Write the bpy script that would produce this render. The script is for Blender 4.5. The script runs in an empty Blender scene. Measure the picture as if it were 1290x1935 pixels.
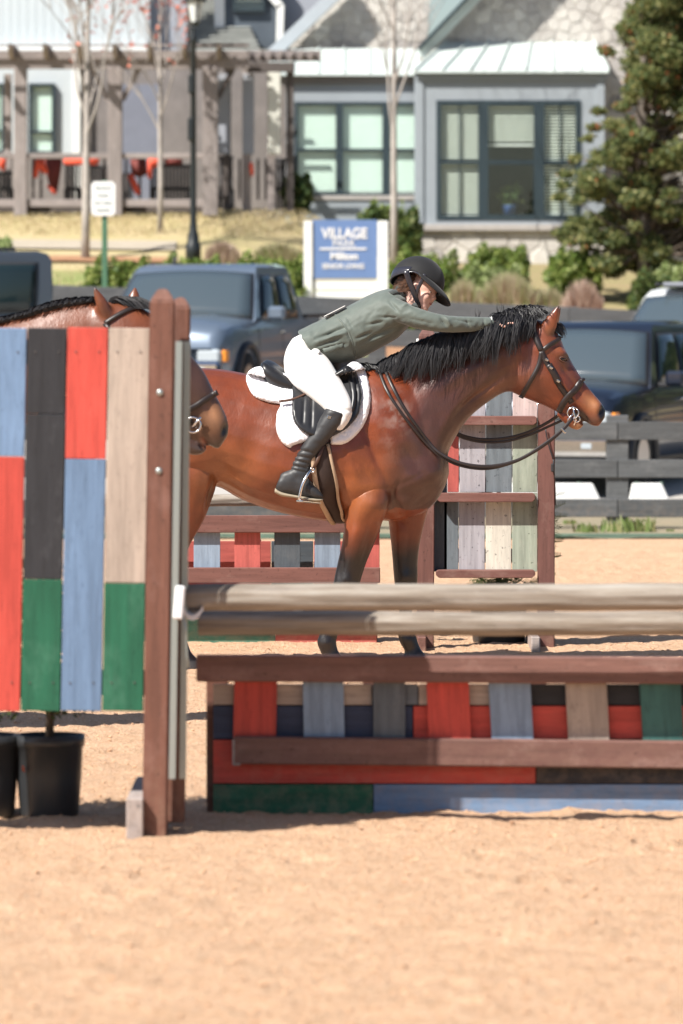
import bpy, bmesh, math, random
import numpy as np
from mathutils import Vector, Matrix, Euler
random.seed(7); np.random.seed(7)
S = bpy.context.scene; COL = S.collection
# ------------------------------------------------------------------ camera, light, exposure
FPX, CAMH, CX, HY = 9000.0, 1.8, 645.0, 632.0      # focal length in photo pixels, lens height, centre column, horizon row
cam = bpy.data.cameras.new('camera'); cam_o = bpy.data.objects.new('camera', cam); COL.objects.link(cam_o)
cam_o.location = (0, 0, CAMH); cam_o.rotation_euler = (math.radians(90), 0, 0)
cam.sensor_fit = 'HORIZONTAL'; cam.sensor_width = 14.9; cam.lens = FPX/1290*14.9
cam.shift_y = -(967.5-HY)/1290
cam.clip_start = 0.5; cam.clip_end = 2000
cam.dof.use_dof = True; cam.dof.focus_distance = 25.5; cam.dof.aperture_fstop = 2.3; cam.dof.aperture_blades = 8
S.camera = cam_o
SUN_EL = math.radians(47.5); SUN_DIR = Vector((0.75, 0.66, 0)).normalized()      # horizontal travel of the light
W = bpy.data.worlds.new('World'); S.world = W; W.use_nodes = True
nt = W.node_tree; bg = nt.nodes['Background']
sky = nt.nodes.new('ShaderNodeTexSky'); sky.sky_type = 'NISHITA'; sky.sun_disc = False
sky.sun_elevation = SUN_EL; sky.sun_rotation = math.atan2(-SUN_DIR.x, -SUN_DIR.y)
nt.links.new(sky.outputs[0], bg.inputs[0]); bg.inputs[1].default_value = 0.07
sun = bpy.data.lights.new('sun', 'SUN'); sun.energy = 5.0; sun.angle = math.radians(0.53); sun.color = (1, 0.955, 0.88)
sun_o = bpy.data.objects.new('sun', sun); COL.objects.link(sun_o)
sd = Vector((SUN_DIR.x*math.cos(SUN_EL), SUN_DIR.y*math.cos(SUN_EL), -math.sin(SUN_EL)))
sun_o.rotation_euler = sd.to_track_quat('-Z', 'Y').to_euler(); sun_o.location = (-10, -10, 20)
S.view_settings.view_transform = 'Standard'; S.view_settings.look = 'None'; S.view_settings.gamma = 1
S.view_settings.use_curve_mapping = False; S.view_settings.exposure = 0.72

# ------------------------------------------------------------------ helpers
def P(px, py, D):                      # point of the place seen at a photo pixel at distance D
    return Vector(((px-CX)*D/FPX, D, CAMH+(HY-py)*D/FPX))
WM = {}
def attach(o, parent=None):
    COL.objects.link(o)
    loc = Matrix.Translation(o.location) @ o.rotation_euler.to_matrix().to_4x4()
    WM[o.name] = loc
    if parent is not None:
        o.parent = parent; o.matrix_parent_inverse = WM[parent.name].inverted()
    return o
def thing(name, label, cat, loc=(0,0,0), group=None):
    o = bpy.data.objects.new(name, None); o.location = loc; o.empty_display_size = 0.1
    attach(o); return tag(o, label, cat, group)
def tag(o, label, cat, group=None):
    o['label'] = label; o['category'] = cat
    if group: o['group'] = group
    return o
def dup(root, label, loc=None, rotz=None):
    r = root.copy(); COL.objects.link(r); r['label'] = label
    if loc is not None: r.location = loc
    if rotz is not None: r.rotation_euler = (0,0,rotz)
    for ch in list(root.children):
        c = ch.copy(); COL.objects.link(c); c.parent = r
        for g in list(ch.children):
            d = g.copy(); COL.objects.link(d); d.parent = c
    return r
def mesh_obj(name, verts, faces, mat=None, parent=None, smooth=False, loc=(0,0,0)):
    me = bpy.data.meshes.new(name); me.from_pydata([tuple(v) for v in verts], [], faces)
    if mat: me.materials.append(mat)
    if smooth: me.polygons.foreach_set('use_smooth', [True]*len(me.polygons))
    me.update(); o = bpy.data.objects.new(name, me); o.location = loc
    return attach(o, parent)
def bm_obj(name, bm, mat=None, parent=None, smooth=False, loc=(0,0,0), rot=None):
    me = bpy.data.meshes.new(name); bm.to_mesh(me); bm.free()
    if mat: me.materials.append(mat)
    if smooth: me.polygons.foreach_set('use_smooth', [True]*len(me.polygons))
    o = bpy.data.objects.new(name, me); o.location = loc
    if rot is not None: o.rotation_euler = rot
    return attach(o, parent)
_bc = {}
def box_mesh(sx, sy, sz, bev, mat):
    key = (round(sx,4), round(sy,4), round(sz,4), round(bev,4), mat.name if mat else '')
    if key in _bc: return _bc[key]
    bm = bmesh.new(); bmesh.ops.create_cube(bm, size=1)
    bmesh.ops.scale(bm, vec=(sx,sy,sz), verts=bm.verts)
    if bev > 0: bmesh.ops.bevel(bm, geom=list(bm.edges), offset=min(bev, .45*min(sx,sy,sz)), segments=1, affect='EDGES', profile=0.5)
    me = bpy.data.meshes.new('box'); bm.to_mesh(me); bm.free()
    if mat: me.materials.append(mat)
    _bc[key] = me; return me
def box(name, c, size, mat, parent=None, bev=0.004, rot=None):
    o = bpy.data.objects.new(name, box_mesh(*size, bev, mat)); o.location = c
    if rot is not None: o.rotation_euler = rot
    return attach(o, parent)
def beam(name, a, b, w, t, mat, parent=None, wdir=(0,0,1), bev=0.004):
    """board from a to b; w measured along wdir, t across; local X runs along the grain"""
    a = Vector(a); b = Vector(b); x = (b-a); L = x.length; x.normalize()
    z = Vector(wdir); z = (z - x*z.dot(x)).normalized(); y = z.cross(x)
    R = Matrix((x, y, z)).transposed()
    return box(name, (a+b)/2, (L, t, w), mat, parent, bev, R.to_euler())
def add_tube(V, Fc, pts, radii, n=8, cap=True, squash=None):
    pts = [Vector(p) for p in pts]; base = len(V); N = len(pts)
    if not hasattr(radii, '__len__'): radii = [radii]*N
    up = None
    for i, p in enumerate(pts):
        t = (pts[min(i+1,N-1)]-pts[max(i-1,0)])
        t = t.normalized() if t.length > 1e-9 else Vector((0,0,1))
        if up is None:
            up = Vector((0,1,0)) if abs(t.y) < .9 else Vector((1,0,0))
        up = (up - t*up.dot(t))
        up = up.normalized() if up.length > 1e-6 else t.orthogonal().normalized()
        s = t.cross(up)
        for k in range(n):
            a = 2*math.pi*k/n
            q = (squash or 1.0)
            V.append(p + up*math.cos(a)*radii[i]*q + s*math.sin(a)*radii[i])
    for i in range(N-1):
        for k in range(n):
            k2 = (k+1) % n
            Fc.append((base+i*n+k, base+i*n+k2, base+(i+1)*n+k2, base+(i+1)*n+k))
    if cap:
        Fc.append(tuple(base+k for k in range(n))[::-1]); Fc.append(tuple(base+(N-1)*n+k for k in range(n)))
def tube(name, pts, radii, mat, parent=None, n=10, squash=None, smooth=True):
    V, Fc = [], []; add_tube(V, Fc, pts, radii, n, True, squash)
    return mesh_obj(name, V, Fc, mat, parent, smooth)
def spline(pts, m=8):                  # Catmull-Rom through the points
    pts = [Vector(p) for p in pts]; out = []
    q = [pts[0]*2-pts[1]] + pts + [pts[-1]*2-pts[-2]]
    for i in range(1, len(q)-2):
        for k in range(m):
            t = k/m; a,b,c,d = q[i-1],q[i],q[i+1],q[i+2]
            out.append(0.5*((2*b)+(c-a)*t+(2*a-5*b+4*c-d)*t*t+(3*b-a-3*c+d)*t**3))
    out.append(pts[-1]); return out
def prism(name, poly, y0, y1, mat, parent=None, bev=0.0):
    """polygon in x,z extruded from y0 (near) to y1"""
    n = len(poly); c = Vector((sum(p[0] for p in poly)/n, (y0+y1)/2, sum(p[1] for p in poly)/n))
    bm = bmesh.new()
    f = [bm.verts.new((p[0]-c.x, y0-c.y, p[1]-c.z)) for p in poly]; r = [bm.verts.new((p[0]-c.x, y1-c.y, p[1]-c.z)) for p in poly]
    bm.faces.new(f); bm.faces.new(r[::-1])
    for i in range(n): bm.faces.new((f[i], r[i], r[(i+1)%n], f[(i+1)%n]))
    bmesh.ops.recalc_face_normals(bm, faces=bm.faces)
    if bev > 0: bmesh.ops.bevel(bm, geom=list(bm.edges), offset=bev, segments=1, affect='EDGES', profile=0.5)
    return bm_obj(name, bm, mat, parent, loc=c)
def lathe(name, prof, c, mat, parent=None, n=28, smooth=True):
    V, Fc = [], []
    for r, z in prof:
        for k in range(n):
            a = 2*math.pi*k/n; V.append((r*math.cos(a), r*math.sin(a), z))
    for i in range(len(prof)-1):
        for k in range(n):
            k2 = (k+1)%n; Fc.append((i*n+k, i*n+k2, (i+1)*n+k2, (i+1)*n+k))
    return mesh_obj(name, V, Fc, mat, parent, smooth, c)
def lin(c):                            # sRGB 0-255 to linear
    return tuple(((v/255)/12.92 if v/255 <= .04045 else ((v/255+.055)/1.055)**2.4) for v in c)

# ------------------------------------------------------------------ materials
def new_mat(name):
    m = bpy.data.materials.new(name); m.use_nodes = True
    return m, m.node_tree, m.node_tree.nodes['Principled BSDF']
def N(t, typ, **kw):
    n = t.nodes.new(typ)
    for k, v in kw.items(): setattr(n, k, v)
    return n
def ramp(t, fac, stops):
    r = N(t, 'ShaderNodeValToRGB'); t.links.new(fac, r.inputs[0]); e = r.color_ramp.elements
    while len(e) < len(stops): e.new(0.5)
    for i, (p, c) in enumerate(stops): e[i].position = p; e[i].color = (*c, 1) if len(c) == 3 else c
    return r.outputs[0]
def mixc(t, fac, a, b, mode='MIX'):
    m = N(t, 'ShaderNodeMix', data_type='RGBA', blend_type=mode)
    for s, v in ((m.inputs[0], fac), (m.inputs[6], a), (m.inputs[7], b)):
        if isinstance(v, bpy.types.NodeSocket): t.links.new(v, s)
        elif isinstance(v, (int, float)): s.default_value = v
        else: s.default_value = (*v, 1)
    return m.outputs[2]
def coords(t, scale, rnd=True, kind='Object'):
    tc = N(t, 'ShaderNodeTexCoord'); mp = N(t, 'ShaderNodeMapping'); mp.inputs['Scale'].default_value = scale
    t.links.new(tc.outputs[kind], mp.inputs[0])
    if rnd:
        oi = N(t, 'ShaderNodeObjectInfo'); mul = N(t, 'ShaderNodeMath', operation='MULTIPLY'); mul.inputs[1].default_value = 37.0
        t.links.new(oi.outputs['Random'], mul.inputs[0])
        cb = N(t, 'ShaderNodeCombineXYZ')
        for i in range(3): t.links.new(mul.outputs[0], cb.inputs[i])
        t.links.new(cb.outputs[0], mp.inputs['Location'])
    return mp.outputs[0]
def noise(t, vec, scale=1.0, detail=4, rough=.6):
    n = N(t, 'ShaderNodeTexNoise'); n.inputs['Scale'].default_value = scale; n.inputs['Detail'].default_value = detail
    n.inputs['Roughness'].default_value = rough; t.links.new(vec, n.inputs['Vector']); return n.outputs['Fac']
def bump(t, b, h, strength=.3, dist=.01):
    n = N(t, 'ShaderNodeBump'); n.inputs['Strength'].default_value = strength; n.inputs['Distance'].default_value = dist
    t.links.new(h, n.inputs['Height']); t.links.new(n.outputs[0], b.inputs['Normal'])
def scl(c, k): return tuple(min(1, v*k) for v in c)
def m_plain(name, c, rough=.6, var=.25, scale=6, metallic=0, spec=.5, bmp=.15, bd=.004):
    m, t, b = new_mat(name); v = coords(t, (scale,)*3); f = noise(t, v)
    t.links.new(ramp(t, f, [(.25, scl(c,1-var)), (.75, scl(c,1+var))]), b.inputs['Base Color'])
    b.inputs['Roughness'].default_value = rough; b.inputs['Metallic'].default_value = metallic
    b.inputs['Specular IOR Level'].default_value = spec
    if bmp: bump(t, b, noise(t, v, 6), bmp, bd)
    return m
def m_wood(name, c, wear=None, wearamt=.25, rough=.6, grain=.14, k=1.0, spec=.35):
    """painted or bare board: grain along local X, worn patches, dirt"""
    wear = wear or scl(c, 1.6)
    m, t, b = new_mat(name); v = coords(t, (1.2*k, 16*k, 16*k)); g = noise(t, v, 2.2, 6, .65)
    v2 = coords(t, (3*k, 5*k, 5*k)); w = noise(t, v2, 1.3, 6, .7)
    oi = N(t, 'ShaderNodeObjectInfo')
    base = ramp(t, g, [(.36, scl(c,1-grain*1.3)), (.5, c), (.66, scl(c,1+grain*1.3))])
    hv = N(t, 'ShaderNodeHueSaturation'); t.links.new(base, hv.inputs['Color'])
    mr = N(t, 'ShaderNodeMapRange'); t.links.new(oi.outputs['Random'], mr.inputs[0]); mr.inputs[3].default_value = .88; mr.inputs[4].default_value = 1.12
    t.links.new(mr.outputs[0], hv.inputs['Value'])
    wf = ramp(t, w, [(.54, (0,0,0)), (.66, (wearamt,)*3)])
    col = mixc(t, wf, hv.outputs[0], wear)
    d = noise(t, coords(t, (9*k, 30*k, 30*k)), 2, 5, .7)
    df = ramp(t, d, [(.57, (0,0,0)), (.68, (.45,)*3)])
    col = mixc(t, df, col, scl(c, .55))
    # arena dust splashed up the lowest hand's breadth of a board
    geo = N(t, 'ShaderNodeNewGeometry'); sx = N(t, 'ShaderNodeSeparateXYZ'); t.links.new(geo.outputs['Position'], sx.inputs[0])
    mz = N(t, 'ShaderNodeMapRange'); t.links.new(sx.outputs[2], mz.inputs[0]); mz.inputs[1].default_value = 0; mz.inputs[2].default_value = .34; mz.inputs[3].default_value = .24; mz.inputs[4].default_value = 0
    mu = N(t, 'ShaderNodeMath', operation='MULTIPLY'); t.links.new(mz.outputs[0], mu.inputs[0])
    dn = ramp(t, noise(t, coords(t, (7,7,7), False), 3, 6, .7), [(.42,(0,0,0)),(.62,(1,1,1))]); t.links.new(dn, mu.inputs[1])
    col = mixc(t, mu.outputs[0], col, (.42,.29,.20))
    sc_ = ramp(t, noise(t, coords(t, (22*k,22*k,22*k)), 2.2, 3, .5), [(.66,(0,0,0)),(.70,(wearamt*1.6,)*3)]); col = mixc(t, sc_, col, scl(c, .35))
    t.links.new(col, b.inputs['Base Color']); b.inputs['Roughness'].default_value = rough
    b.inputs['Specular IOR Level'].default_value = spec
    bump(t, b, g, .45, .004); return m
def m_leaf(name, cols, trans=.25, rough=.5):
    m, t, b = new_mat(name)
    a = N(t, 'ShaderNodeAttribute', attribute_name='lv'); st = [(i/(max(1,len(cols)-1)), c) for i, c in enumerate(cols)]
    c = ramp(t, a.outputs['Fac'], st); t.links.new(c, b.inputs['Base Color']); b.inputs['Roughness'].default_value = rough
    b.inputs['Specular IOR Level'].default_value = .3
    tr = N(t, 'ShaderNodeBsdfTranslucent'); t.links.new(c, tr.inputs[0]); mx = N(t, 'ShaderNodeMixShader'); mx.inputs[0].default_value = trans
    t.links.new(b.outputs[0], mx.inputs[1]); t.links.new(tr.outputs[0], mx.inputs[2])
    t.links.new(mx.outputs[0], t.nodes['Material Output'].inputs[0]); return m
def m_gloss(name, c, rough=.08, coat=0.0, metallic=0, spec=.5):
    m, t, b = new_mat(name); b.inputs['Base Color'].default_value = (*c, 1); b.inputs['Roughness'].default_value = rough
    b.inputs['Coat Weight'].default_value = coat; b.inputs['Coat Roughness'].default_value = .03; b.inputs['Metallic'].default_value = metallic
    b.inputs['Specular IOR Level'].default_value = spec
    return m
def m_glass(name, tint=(.75,.85,.82), mixv=.22):
    """window pane: thin clear glass that also mirrors the surroundings"""
    m, t, b = new_mat(name)
    g = N(t, 'ShaderNodeBsdfGlossy'); g.inputs['Roughness'].default_value = .02; g.inputs[0].default_value = (.9,.95,1,1)
    tr = N(t, 'ShaderNodeBsdfTransparent'); tr.inputs[0].default_value = (*tint, 1)
    mx = N(t, 'ShaderNodeMixShader'); mx.inputs[0].default_value = mixv
    t.links.new(tr.outputs[0], mx.inputs[1]); t.links.new(g.outputs[0], mx.inputs[2])
    t.links.new(mx.outputs[0], t.nodes['Material Output'].inputs[0]); return m
# value noise on arrays, for terrain
def vnoise(x, y, seed):
    rs = np.random.RandomState(seed); T = rs.rand(256, 256)
    xi = np.floor(x).astype(int); yi = np.floor(y).astype(int); fx = x-xi; fy = y-yi
    fx = fx*fx*(3-2*fx); fy = fy*fy*(3-2*fy)
    a = T[xi%256, yi%256]; b_ = T[(xi+1)%256, yi%256]; c = T[xi%256, (yi+1)%256]; d = T[(xi+1)%256, (yi+1)%256]
    return (a*(1-fx)+b_*fx)*(1-fy)+(c*(1-fx)+d*fx)*fy
def grid_obj(name, xs, ys, zf, mat, smooth=True):
    X, Y = np.meshgrid(xs, ys); Z = zf(X, Y); n, m = X.shape
    me = bpy.data.meshes.new(name); me.vertices.add(n*m)
    me.vertices.foreach_set('co', np.stack([X, Y, Z], -1).astype(np.float32).ravel())
    idx = np.arange(n*m).reshape(n, m)
    q = np.stack([idx[:-1,:-1], idx[:-1,1:], idx[1:,1:], idx[1:,:-1]], -1).reshape(-1, 4)
    me.loops.add(q.size); me.loops.foreach_set('vertex_index', q.ravel().astype(np.int32))
    me.polygons.add(len(q)); me.polygons.foreach_set('loop_start', np.arange(0, q.size, 4, dtype=np.int32))
    me.polygons.foreach_set('use_smooth', np.full(len(q), smooth))
    me.update(calc_edges=True); me.validate(); me.materials.append(mat)
    o = bpy.data.objects.new(name, me); attach(o); return o
def quads_obj(name, Q, mat, parent=None, lv=None, kind=None, smooth=False):
    """Q: array (n, k, 3) of separate polygons with k corners"""
    Q = np.asarray(Q, dtype=np.float32); n, k, _ = Q.shape
    me = bpy.data.meshes.new(name); me.vertices.add(n*k); me.vertices.foreach_set('co', Q.ravel())
    me.loops.add(n*k); me.loops.foreach_set('vertex_index', np.arange(n*k, dtype=np.int32))
    me.polygons.add(n); me.polygons.foreach_set('loop_start', np.arange(0, n*k, k, dtype=np.int32))
    me.update(calc_edges=True)
    if lv is not None:
        at = me.attributes.new('lv', 'FLOAT', 'FACE'); at.data.foreach_set('value', np.asarray(lv, dtype=np.float32))
    me.materials.append(mat)
    o = bpy.data.objects.new(name, me)
    if kind: o['kind'] = kind
    return attach(o, parent)
def leaf_quads(C, size, flat=0.0, asp=.55):
    """diamond leaves at centres C (n,3)"""
    n = len(C); a = np.random.normal(size=(n,3)); a[:,2] *= (1-flat); a /= np.linalg.norm(a, axis=1)[:,None]
    b = np.random.normal(size=(n,3)); b -= a*(a*b).sum(1)[:,None]; b /= np.linalg.norm(b, axis=1)[:,None]
    s = (size*(.6+.8*np.random.rand(n)))[:,None]
    return np.stack([C-a*s, C+b*s*asp, C+a*s, C-b*s*asp], 1)
def foliage(name, blobs, n, size, mat, parent=None, shell=.5, loclamp=None, kind=None):
    """leaves through ellipsoid clumps: blobs = (centre, (rx,ry,rz), weight)"""
    w = np.array([b[2] for b in blobs], float); w /= w.sum(); pick = np.random.choice(len(blobs), n, p=w)
    c = np.array([tuple(b[0]) for b in blobs])[pick]; r = np.array([b[1] for b in blobs])[pick]
    d = np.random.normal(size=(n,3)); d /= np.linalg.norm(d, axis=1)[:,None]
    rad = np.random.rand(n)**shell; rad *= 1+.25*np.sin(d[:,0]*5+pick)*np.cos(d[:,2]*7+pick*1.7)
    C = c+d*r*rad[:,None]
    if loclamp is not None: C = C[C[:,2] > loclamp]
    lv = np.random.rand(len(C)).astype(np.float32)
    return quads_obj(name, leaf_quads(C, size), mat, parent, lv, kind)
def join_boxes(name, items, mat, parent=None, kind=None):
    """items: (centre, size); one mesh"""
    V, Fc = [], []
    for c, s in items:
        b = len(V)
        for dx in (-.5,.5):
            for dy in (-.5,.5):
                for dz in (-.5,.5): V.append((c[0]+dx*s[0], c[1]+dy*s[1], c[2]+dz*s[2]))
        for f in ((0,1,3,2),(4,6,7,5),(0,4,5,1),(2,3,7,6),(0,2,6,4),(1,5,7,3)): Fc.append(tuple(b+i for i in f))
    o = mesh_obj(name, V, Fc, mat, parent)
    if kind: o['kind'] = kind
    return o
def text_obj(name, s, c, width, mat, parent, height=None, thick=.004, font_off=0.0):
    cu = bpy.data.curves.new('t', 'FONT'); cu.body = s; cu.align_x = 'CENTER'; cu.align_y = 'CENTER'; cu.extrude = thick; cu.offset = font_off
    t = bpy.data.objects.new('t', cu); COL.objects.link(t)
    me = bpy.data.meshes.new_from_object(t); bpy.data.objects.remove(t)
    co = np.empty(len(me.vertices)*3, np.float32); me.vertices.foreach_get('co', co); co = co.reshape(-1,3)
    w = np.ptp(co[:,0]); h = np.ptp(co[:,1]); co[:,:2] -= (co[:,:2].max(0)+co[:,:2].min(0))/2
    k = width/w; kz = (height/h) if height else k
    out = np.stack([co[:,0]*k, -co[:,2], co[:,1]*kz], 1); me.vertices.foreach_set('co', out.astype(np.float32).ravel())
    me.materials.clear(); me.materials.append(mat); me.update()
    o = bpy.data.objects.new(name, me); o.location = c
    return attach(o, parent)
def struct(o): o['kind'] = 'structure'; return o
# ------------------------------------------------------------------ ground
def zt(x, y):
    x = np.asarray(x, float); y = np.asarray(y, float)
    z62 = 1.03 - .044*np.clip(x, -12, 12)
    a = np.clip((y-50)/12, 0, 1)**1.6*z62
    top = 3.73-.85*np.clip((x+.6)/1.4, 0, 1)
    b = np.clip((y-62)/13, 0, 1)*(top-z62)
    return a+b
def zg(x, y): return float(zt(x, y))
def m_ground(name, c1, c2, c3, sc=1.0, rough=.95, bmp=.5, bd=.02):
    m, t, b = new_mat(name); v = coords(t, (sc,)*3, False)
    a = noise(t, v, 1.2, 8, .65); f = noise(t, v, 14, 6, .7); g = noise(t, v, 60, 3, .6)
    c = mixc(t, ramp(t, a, [(.35,(0,0,0)),(.65,(1,1,1))]), c1, c2)
    c = mixc(t, ramp(t, f, [(.5,(0,0,0)),(.8,(.7,.7,.7))]), c, c3)
    c = mixc(t, ramp(t, g, [(.3,(.75,.75,.75)),(.6,(1,1,1))]), (0,0,0), c, 'MIX')
    t.links.new(c, b.inputs['Base Color']); b.inputs['Roughness'].default_value = rough; b.inputs['Specular IOR Level'].default_value = .15
    bump(t, b, f, bmp, bd); return m
SANDC = (.75,.472,.30)
def m_sandy():
    m, t, b = new_mat('sand'); v = coords(t, (1,1,1), False)
    a = noise(t, v, 3, 8, .7); f = noise(t, v, 45, 5, .75); g = noise(t, v, 130, 3, .7); h = noise(t, v, 16, 6, .7)
    c = mixc(t, ramp(t, a, [(.4,(0,0,0)),(.62,(1,1,1))]), scl(SANDC,1.04), (.62,.385,.235)); c = mixc(t, ramp(t, f, [(.42,(0,0,0)),(.62,(.8,.8,.8))]), c, (.80,.58,.40)); c = mixc(t, ramp(t, g, [(.50,(0,0,0)),(.64,(.75,.75,.75))]), c, (.44,.25,.14))
    c = mixc(t, ramp(t, h, [(.56,(0,0,0)),(.68,(.4,.4,.4))]), c, (.52,.30,.18))
    t.links.new(c, b.inputs['Base Color']); b.inputs['Roughness'].default_value = .95; b.inputs['Specular IOR Level'].default_value = .12
    ad = N(t, 'ShaderNodeMath', operation='ADD'); t.links.new(f, ad.inputs[0]); t.links.new(h, ad.inputs[1]); bump(t, b, ad.outputs[0], 1.0, .022); return m
M_sand = m_sandy()
M_clod = m_plain('sand_clod', scl(SANDC,.84), .95, .12, 20, bmp=.3, spec=.1)
M_verge = m_ground('verge_soil', (.36,.29,.2), (.27,.24,.17), (.20,.20,.10), 2)
M_lot = m_ground('parking_surface', (.5,.47,.43), (.44,.41,.38), (.36,.34,.31), 1.5, bmp=.2, bd=.006)
M_lawn = m_ground('dry_lawn', (.52,.42,.25), (.46,.39,.20), (.34,.33,.15), 1.2)
M_green = m_ground('green_lawn', (.24,.28,.10), (.33,.31,.14), (.14,.2,.06), 1.5)
M_mulch = m_ground('pine_mulch', (.46,.26,.15), (.38,.21,.12), (.24,.13,.08), 3)
M_path = m_ground('path_concrete', (.46,.40,.32), (.42,.37,.29), (.34,.3,.25), 2, bmp=.1)
M_clay = m_ground('clay_bank', (.55,.29,.14), (.5,.27,.14), (.3,.2,.1), 2)
def lines(a, b, fine0, fine1, df, dc):
    L = list(np.arange(a, fine0, dc)) + list(np.arange(fine0, fine1, df)) + list(np.arange(fine1, b+dc, dc)); return np.array(L)
def z_sand(X, Y):
    h = .020*(vnoise(X*1.3, Y*1.3, 1)-.5) + .016*(vnoise(X*4.5, Y*4.5, 2)-.5) + .018*(vnoise(X*13, Y*13, 3)-.5)
    n = vnoise(X*28, Y*28, 4); h += .020*np.clip(n-.45, 0, 1) + .018*(vnoise(X*47, Y*47, 5)-.5)
    e = np.clip((41.6-Y)/2.0, 0, 1)
    for (cx, cy, r, d) in HOOF: h += -d*np.exp(-(((X-cx)/r)**2+((Y-cy)/r)**2)**2) + d*.5*np.exp(-((np.hypot(X-cx, Y-cy)-r*1.5)/(r*.45))**2)
    return (h*.8-.004)*np.clip(e, .15, 1)+.008
HOOF = [(random.uniform(-2.2,2.4), random.uniform(12.4,25), random.uniform(.05,.075), random.uniform(.012,.03)) for _ in range(46)] + \
       [(1.0+random.uniform(-.6,.5), random.uniform(15.2,16.9), .055, .045) for _ in range(9)]
struct(grid_obj('ground', lines(-400, 400, -30, 30, 1.5, 40), lines(-60, 900, 40, 80, 1.0, 40), lambda X, Y: zt(X, Y)-.012-.06*(Y<41.5), M_lawn))
struct(grid_obj('sand_arena', lines(-50, 50, -2.6, 2.6, .03, 2.5), np.concatenate([np.arange(-10, 11.5, 2.5), np.arange(11.5, 19.5, .03), np.arange(19.5, 29, .045), np.arange(29, 41.8, .12)]), z_sand, M_sand))
struct(grid_obj('verge', lines(-50, 50, -4, 5, .2, 3), np.arange(41.7, 47.5, .2), lambda X, Y: .004+.03*(vnoise(X*3, Y*3, 8)), M_verge))
struct(grid_obj('parking_lot', lines(-50, 50, -6, 6, 1, 4), np.arange(47.4, 61.2, .6), lambda X, Y: zt(X, Y)+.01, M_lot))
struct(grid_obj('clay_bank', lines(-50, 50, -6, 6, .5, 4), np.arange(59.9, 64.6, .3), lambda X, Y: zt(X, Y)+.02+.05*vnoise(X*2, Y*2, 3), M_clay))
struct(grid_obj('green_lawn', lines(-50, 1.8, -6, 1.8, .4, 4)[:-4], np.arange(64.4, 70.1, .3), lambda X, Y: zt(X, Y)+.008+.02*vnoise(X*3, Y*3, 4), M_green))
struct(grid_obj('mulch_bed', np.arange(.6, 14, .25), np.arange(64.4, 68.3, .3), lambda X, Y: zt(X, Y)+.03+.06*vnoise(X*3, Y*3, 5), M_mulch))
struct(grid_obj('green_lawn', np.arange(.7, 14, .4), np.arange(68.2, 76, .3), lambda X, Y: zt(X, Y)+.02+.02*vnoise(X*3, Y*3, 4), m_ground('bed_soil', (.36,.27,.16), (.30,.27,.13), (.2,.2,.09), 2)))
struct(grid_obj('footpath', lines(-50, .4, -6, .4, .5, 4)[:-6], np.arange(71.6, 72.6, .25), lambda X, Y: zt(X, Y)+.02, M_path))
struct(grid_obj('mulch_strip', lines(-50, .4, -6, .4, .5, 4)[:-6], np.arange(70.5, 71.0, .1), lambda X, Y: zt(X, Y)+.02+.03*vnoise(X*5, Y*5, 6), M_mulch))
# clods of sand
def clods(n):
    ico = bmesh.new(); bmesh.ops.create_icosphere(ico, subdivisions=1, radius=1); v0 = np.array([v.co[:] for v in ico.verts]); f0 = np.array([[v.index for v in f.verts] for f in ico.faces]); ico.free()
    T = []
    xs = np.random.uniform(-2.5, 2.6, n); ys = 12.2+22*np.random.rand(n)**1.25; ss = .0022+.0075*np.random.rand(n)**5
    zz = z_sand(xs, ys)
    for i in range(n):
        v = v0*np.random.uniform(.7, 1.25, v0.shape)*ss[i]*np.array([1.2, 1.2, .55]); v += (xs[i], ys[i], zz[i]+ss[i]*.25)
        T.append(v[f0])
    o = quads_obj('sand_clods', np.concatenate(T), M_clod, kind='stuff'); return o
clods(30000)
# grass tufts on the verge
def tufts(name, spots, mat, n, h, r):
    Q = []
    for (x, y, s) in spots:
        for _ in range(n):
            a = random.uniform(0, 6.28); d = r*s*random.random()**.7; bx, by = x+d*math.cos(a), y+d*math.sin(a)
            ln = random.uniform(.5, 1)*h*s; la = random.uniform(0, 6.28); le = random.uniform(.1, .6)*ln; z = zg(bx, by)+.02
            w = .006+.004*s; tx, ty = bx+le*math.cos(la), by+le*math.sin(la)
            Q.append([(bx-w, by, z), (bx+w, by, z), ((bx+tx)/2+w*.6, (by+ty)/2, z+ln*.65), (tx, ty, z+ln)])
    return quads_obj(name, Q, mat, None, np.random.rand(len(Q)), 'stuff')
M_grass = m_leaf('grass_blades', [(.09,.14,.03), (.17,.23,.07), (.30,.27,.13)])
M_dry = m_leaf('dry_blades', [(.48,.38,.22), (.58,.48,.30), (.42,.38,.18)])
sp = [(P(1110,0,43).x, 42.9, 1.6), (P(1190,0,43).x, 43.1, 2.6), (P(1175,0,43).x, 43.0, 2.2), (P(1205,0,43).x, 43.2, 2)] + [(random.uniform(-5,6), random.uniform(42.3,47), random.uniform(.3,.8)) for _ in range(40)]
tufts('verge_grass', sp, M_grass, 40, .06, .10)
sp = [(random.uniform(-6,.5), random.uniform(72.9,75.2), 1.2) for _ in range(260)] + [(random.uniform(-6,.5), random.uniform(65,70), 1.2) for _ in range(160)]
tufts('lawn_grass', sp, M_dry, 26, .045, .3)
# drainage edging at the far side of the arena
M_edge = m_plain('edge_green', (.10,.16,.12), .8)
tag(beam('arena_edging', (-40,41.75,.03), (40,41.75,.03), .05, .02, M_edge), 'thin green edging strip between the sand and the grassy verge', 'edging')

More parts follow.
